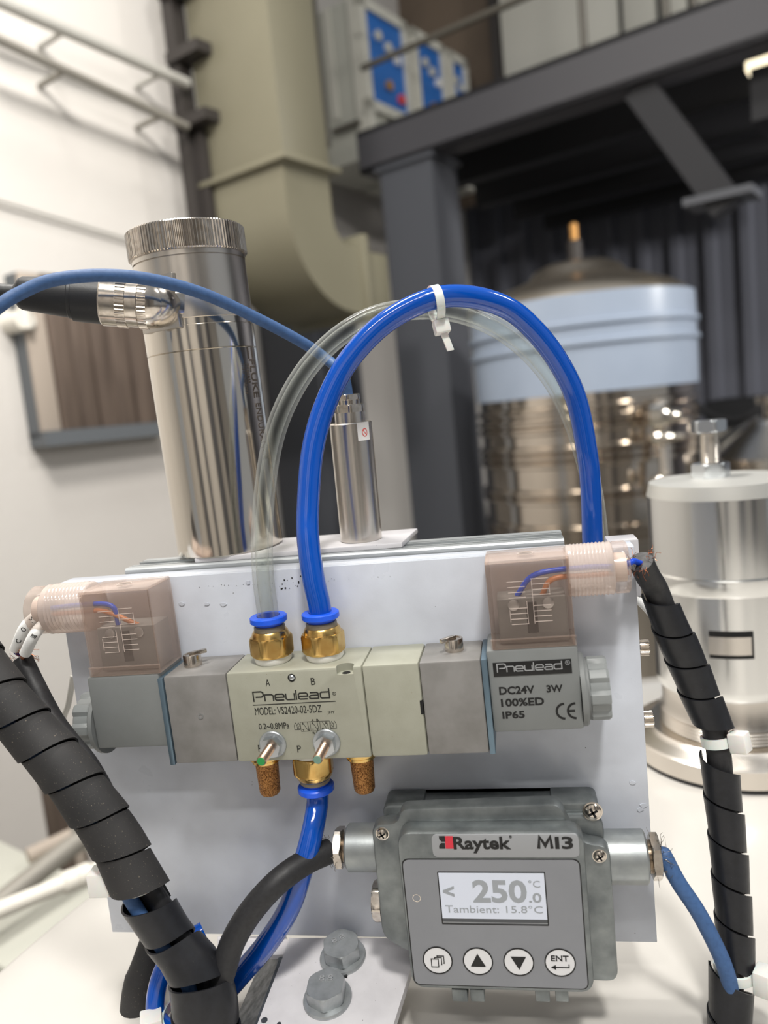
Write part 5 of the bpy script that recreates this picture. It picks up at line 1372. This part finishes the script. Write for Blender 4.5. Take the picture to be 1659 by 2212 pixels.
# right bundle
Rw = [(1418, 1276, 0.0), (1447, 1351, 0.002), (1482, 1427, 0.004), (1515, 1507, 0.004), (1540, 1565, 0.002)]
Rw2 = [(1552, 1625, 0.0), (1558, 1690, -0.002), (1566, 1760, -0.005), (1574, 1840, -0.008), (1580, 1920, -0.012), (1586, 2000, -0.016), (1590, 2080, -0.02)]
Rw3 = [(1580, 2085, -0.022), (1578, 2150, -0.025), (1576, 2220, -0.028), (1576, 2300, -0.03)]
Q1, Q2, Q3 = [at(*q) for q in Rw], [at(*q) for q in Rw2], [at(*q) for q in Rw3]
single('spiral_wrap', 'black spiral wrap beside the canister just under the right plug', 'cable wrap', wrap_ribbon(Q1, lambda s: 0.0072 + 0.0022 * min(1, s * 2.5), 0.0185, 0.95, phase=-1.2, end=0.88), 'wrap_black', org=Q1[0], group='black spiral cable wraps', sharp=50)
single('spiral_wrap', 'long black spiral wrap running down the right side', 'cable wrap', wrap_ribbon(Q2, lambda s: 0.0088, 0.0205, 0.95, phase=-1.0, end=0.93), 'wrap_black', org=Q2[0], group='black spiral cable wraps', sharp=50)
single('spiral_wrap', 'black spiral wrap end at the bottom right holding the blue cable', 'cable wrap', wrap_ribbon(Q3, lambda s: 0.0102, 0.024, 0.95, phase=-1.4), 'wrap_black', org=Q3[0], group='black spiral cable wraps', sharp=50)
r0 = at(1384, 1213, -0.012)
prr = [r0, at(1400, 1245, -0.006)] + Q1 + Q2 + Q3
t = thing('coil_cable', 'black cable with stripped copper end beside the right plug', 'cable', r0)
part('jacket', G().tube(prr, 0.0062, 20), 'black_rubber', t)
o_ = part('frayed_strands', fray(r0, r0 - prr[1], 0.0055, 26, 0.005, 21), 'copper', t); o_['kind'] = 'stuff'
single('wire', 'blue wire bridging the right plug and the frayed black cable', 'wire', G().tube([RE - X * 0.008, RE + X * 0.001 + Z * 0.003, (RE + Z * 0.004).lerp(r0, 0.5), r0 - Z * 0.001], 0.0015, 14), 'wire_blue', org=RE)
wc = [(1340, 1262, 0.02), (1372, 1290, 0.02), (1400, 1318, 0.018), (1425, 1350, 0.014), (1442, 1385, 0.01)]
single('white_cable', 'thin white cable emerging behind the right edge of the panel', 'cable', G().tube([at(*q) for q in wc], 0.0021, 14), 'sleeve_white', org=at(*wc[0]))
gc = [(158, 1460, 0.02), (148, 1520, 0.02), (135, 1570, 0.02), (160, 1650, 0.02), (215, 1700, 0.02)]
single('grey_cable', 'thin grey cable looping out behind the left edge of the panel', 'cable', G().tube([at(*q) for q in gc], 0.0018, 14), 'pipe_grey', org=at(*gc[0]))
tie('cable_tie', 'white nylon cable tie on the right bundle level with the valve', at(1548, 1600, 0.001), Q2[0] - Q1[-1], 0.0078, (1, -0.7, 0.35), hs=1.35, tail=0, wd=0.005)
tie('cable_tie', 'white nylon cable tie on the right bundle at the bottom right corner', at(1587, 2095, -0.021), Z + X * 0.0, 0.0102, (1, -0.6, 0.0), hs=1.7, tail=0.0, wd=0.005)
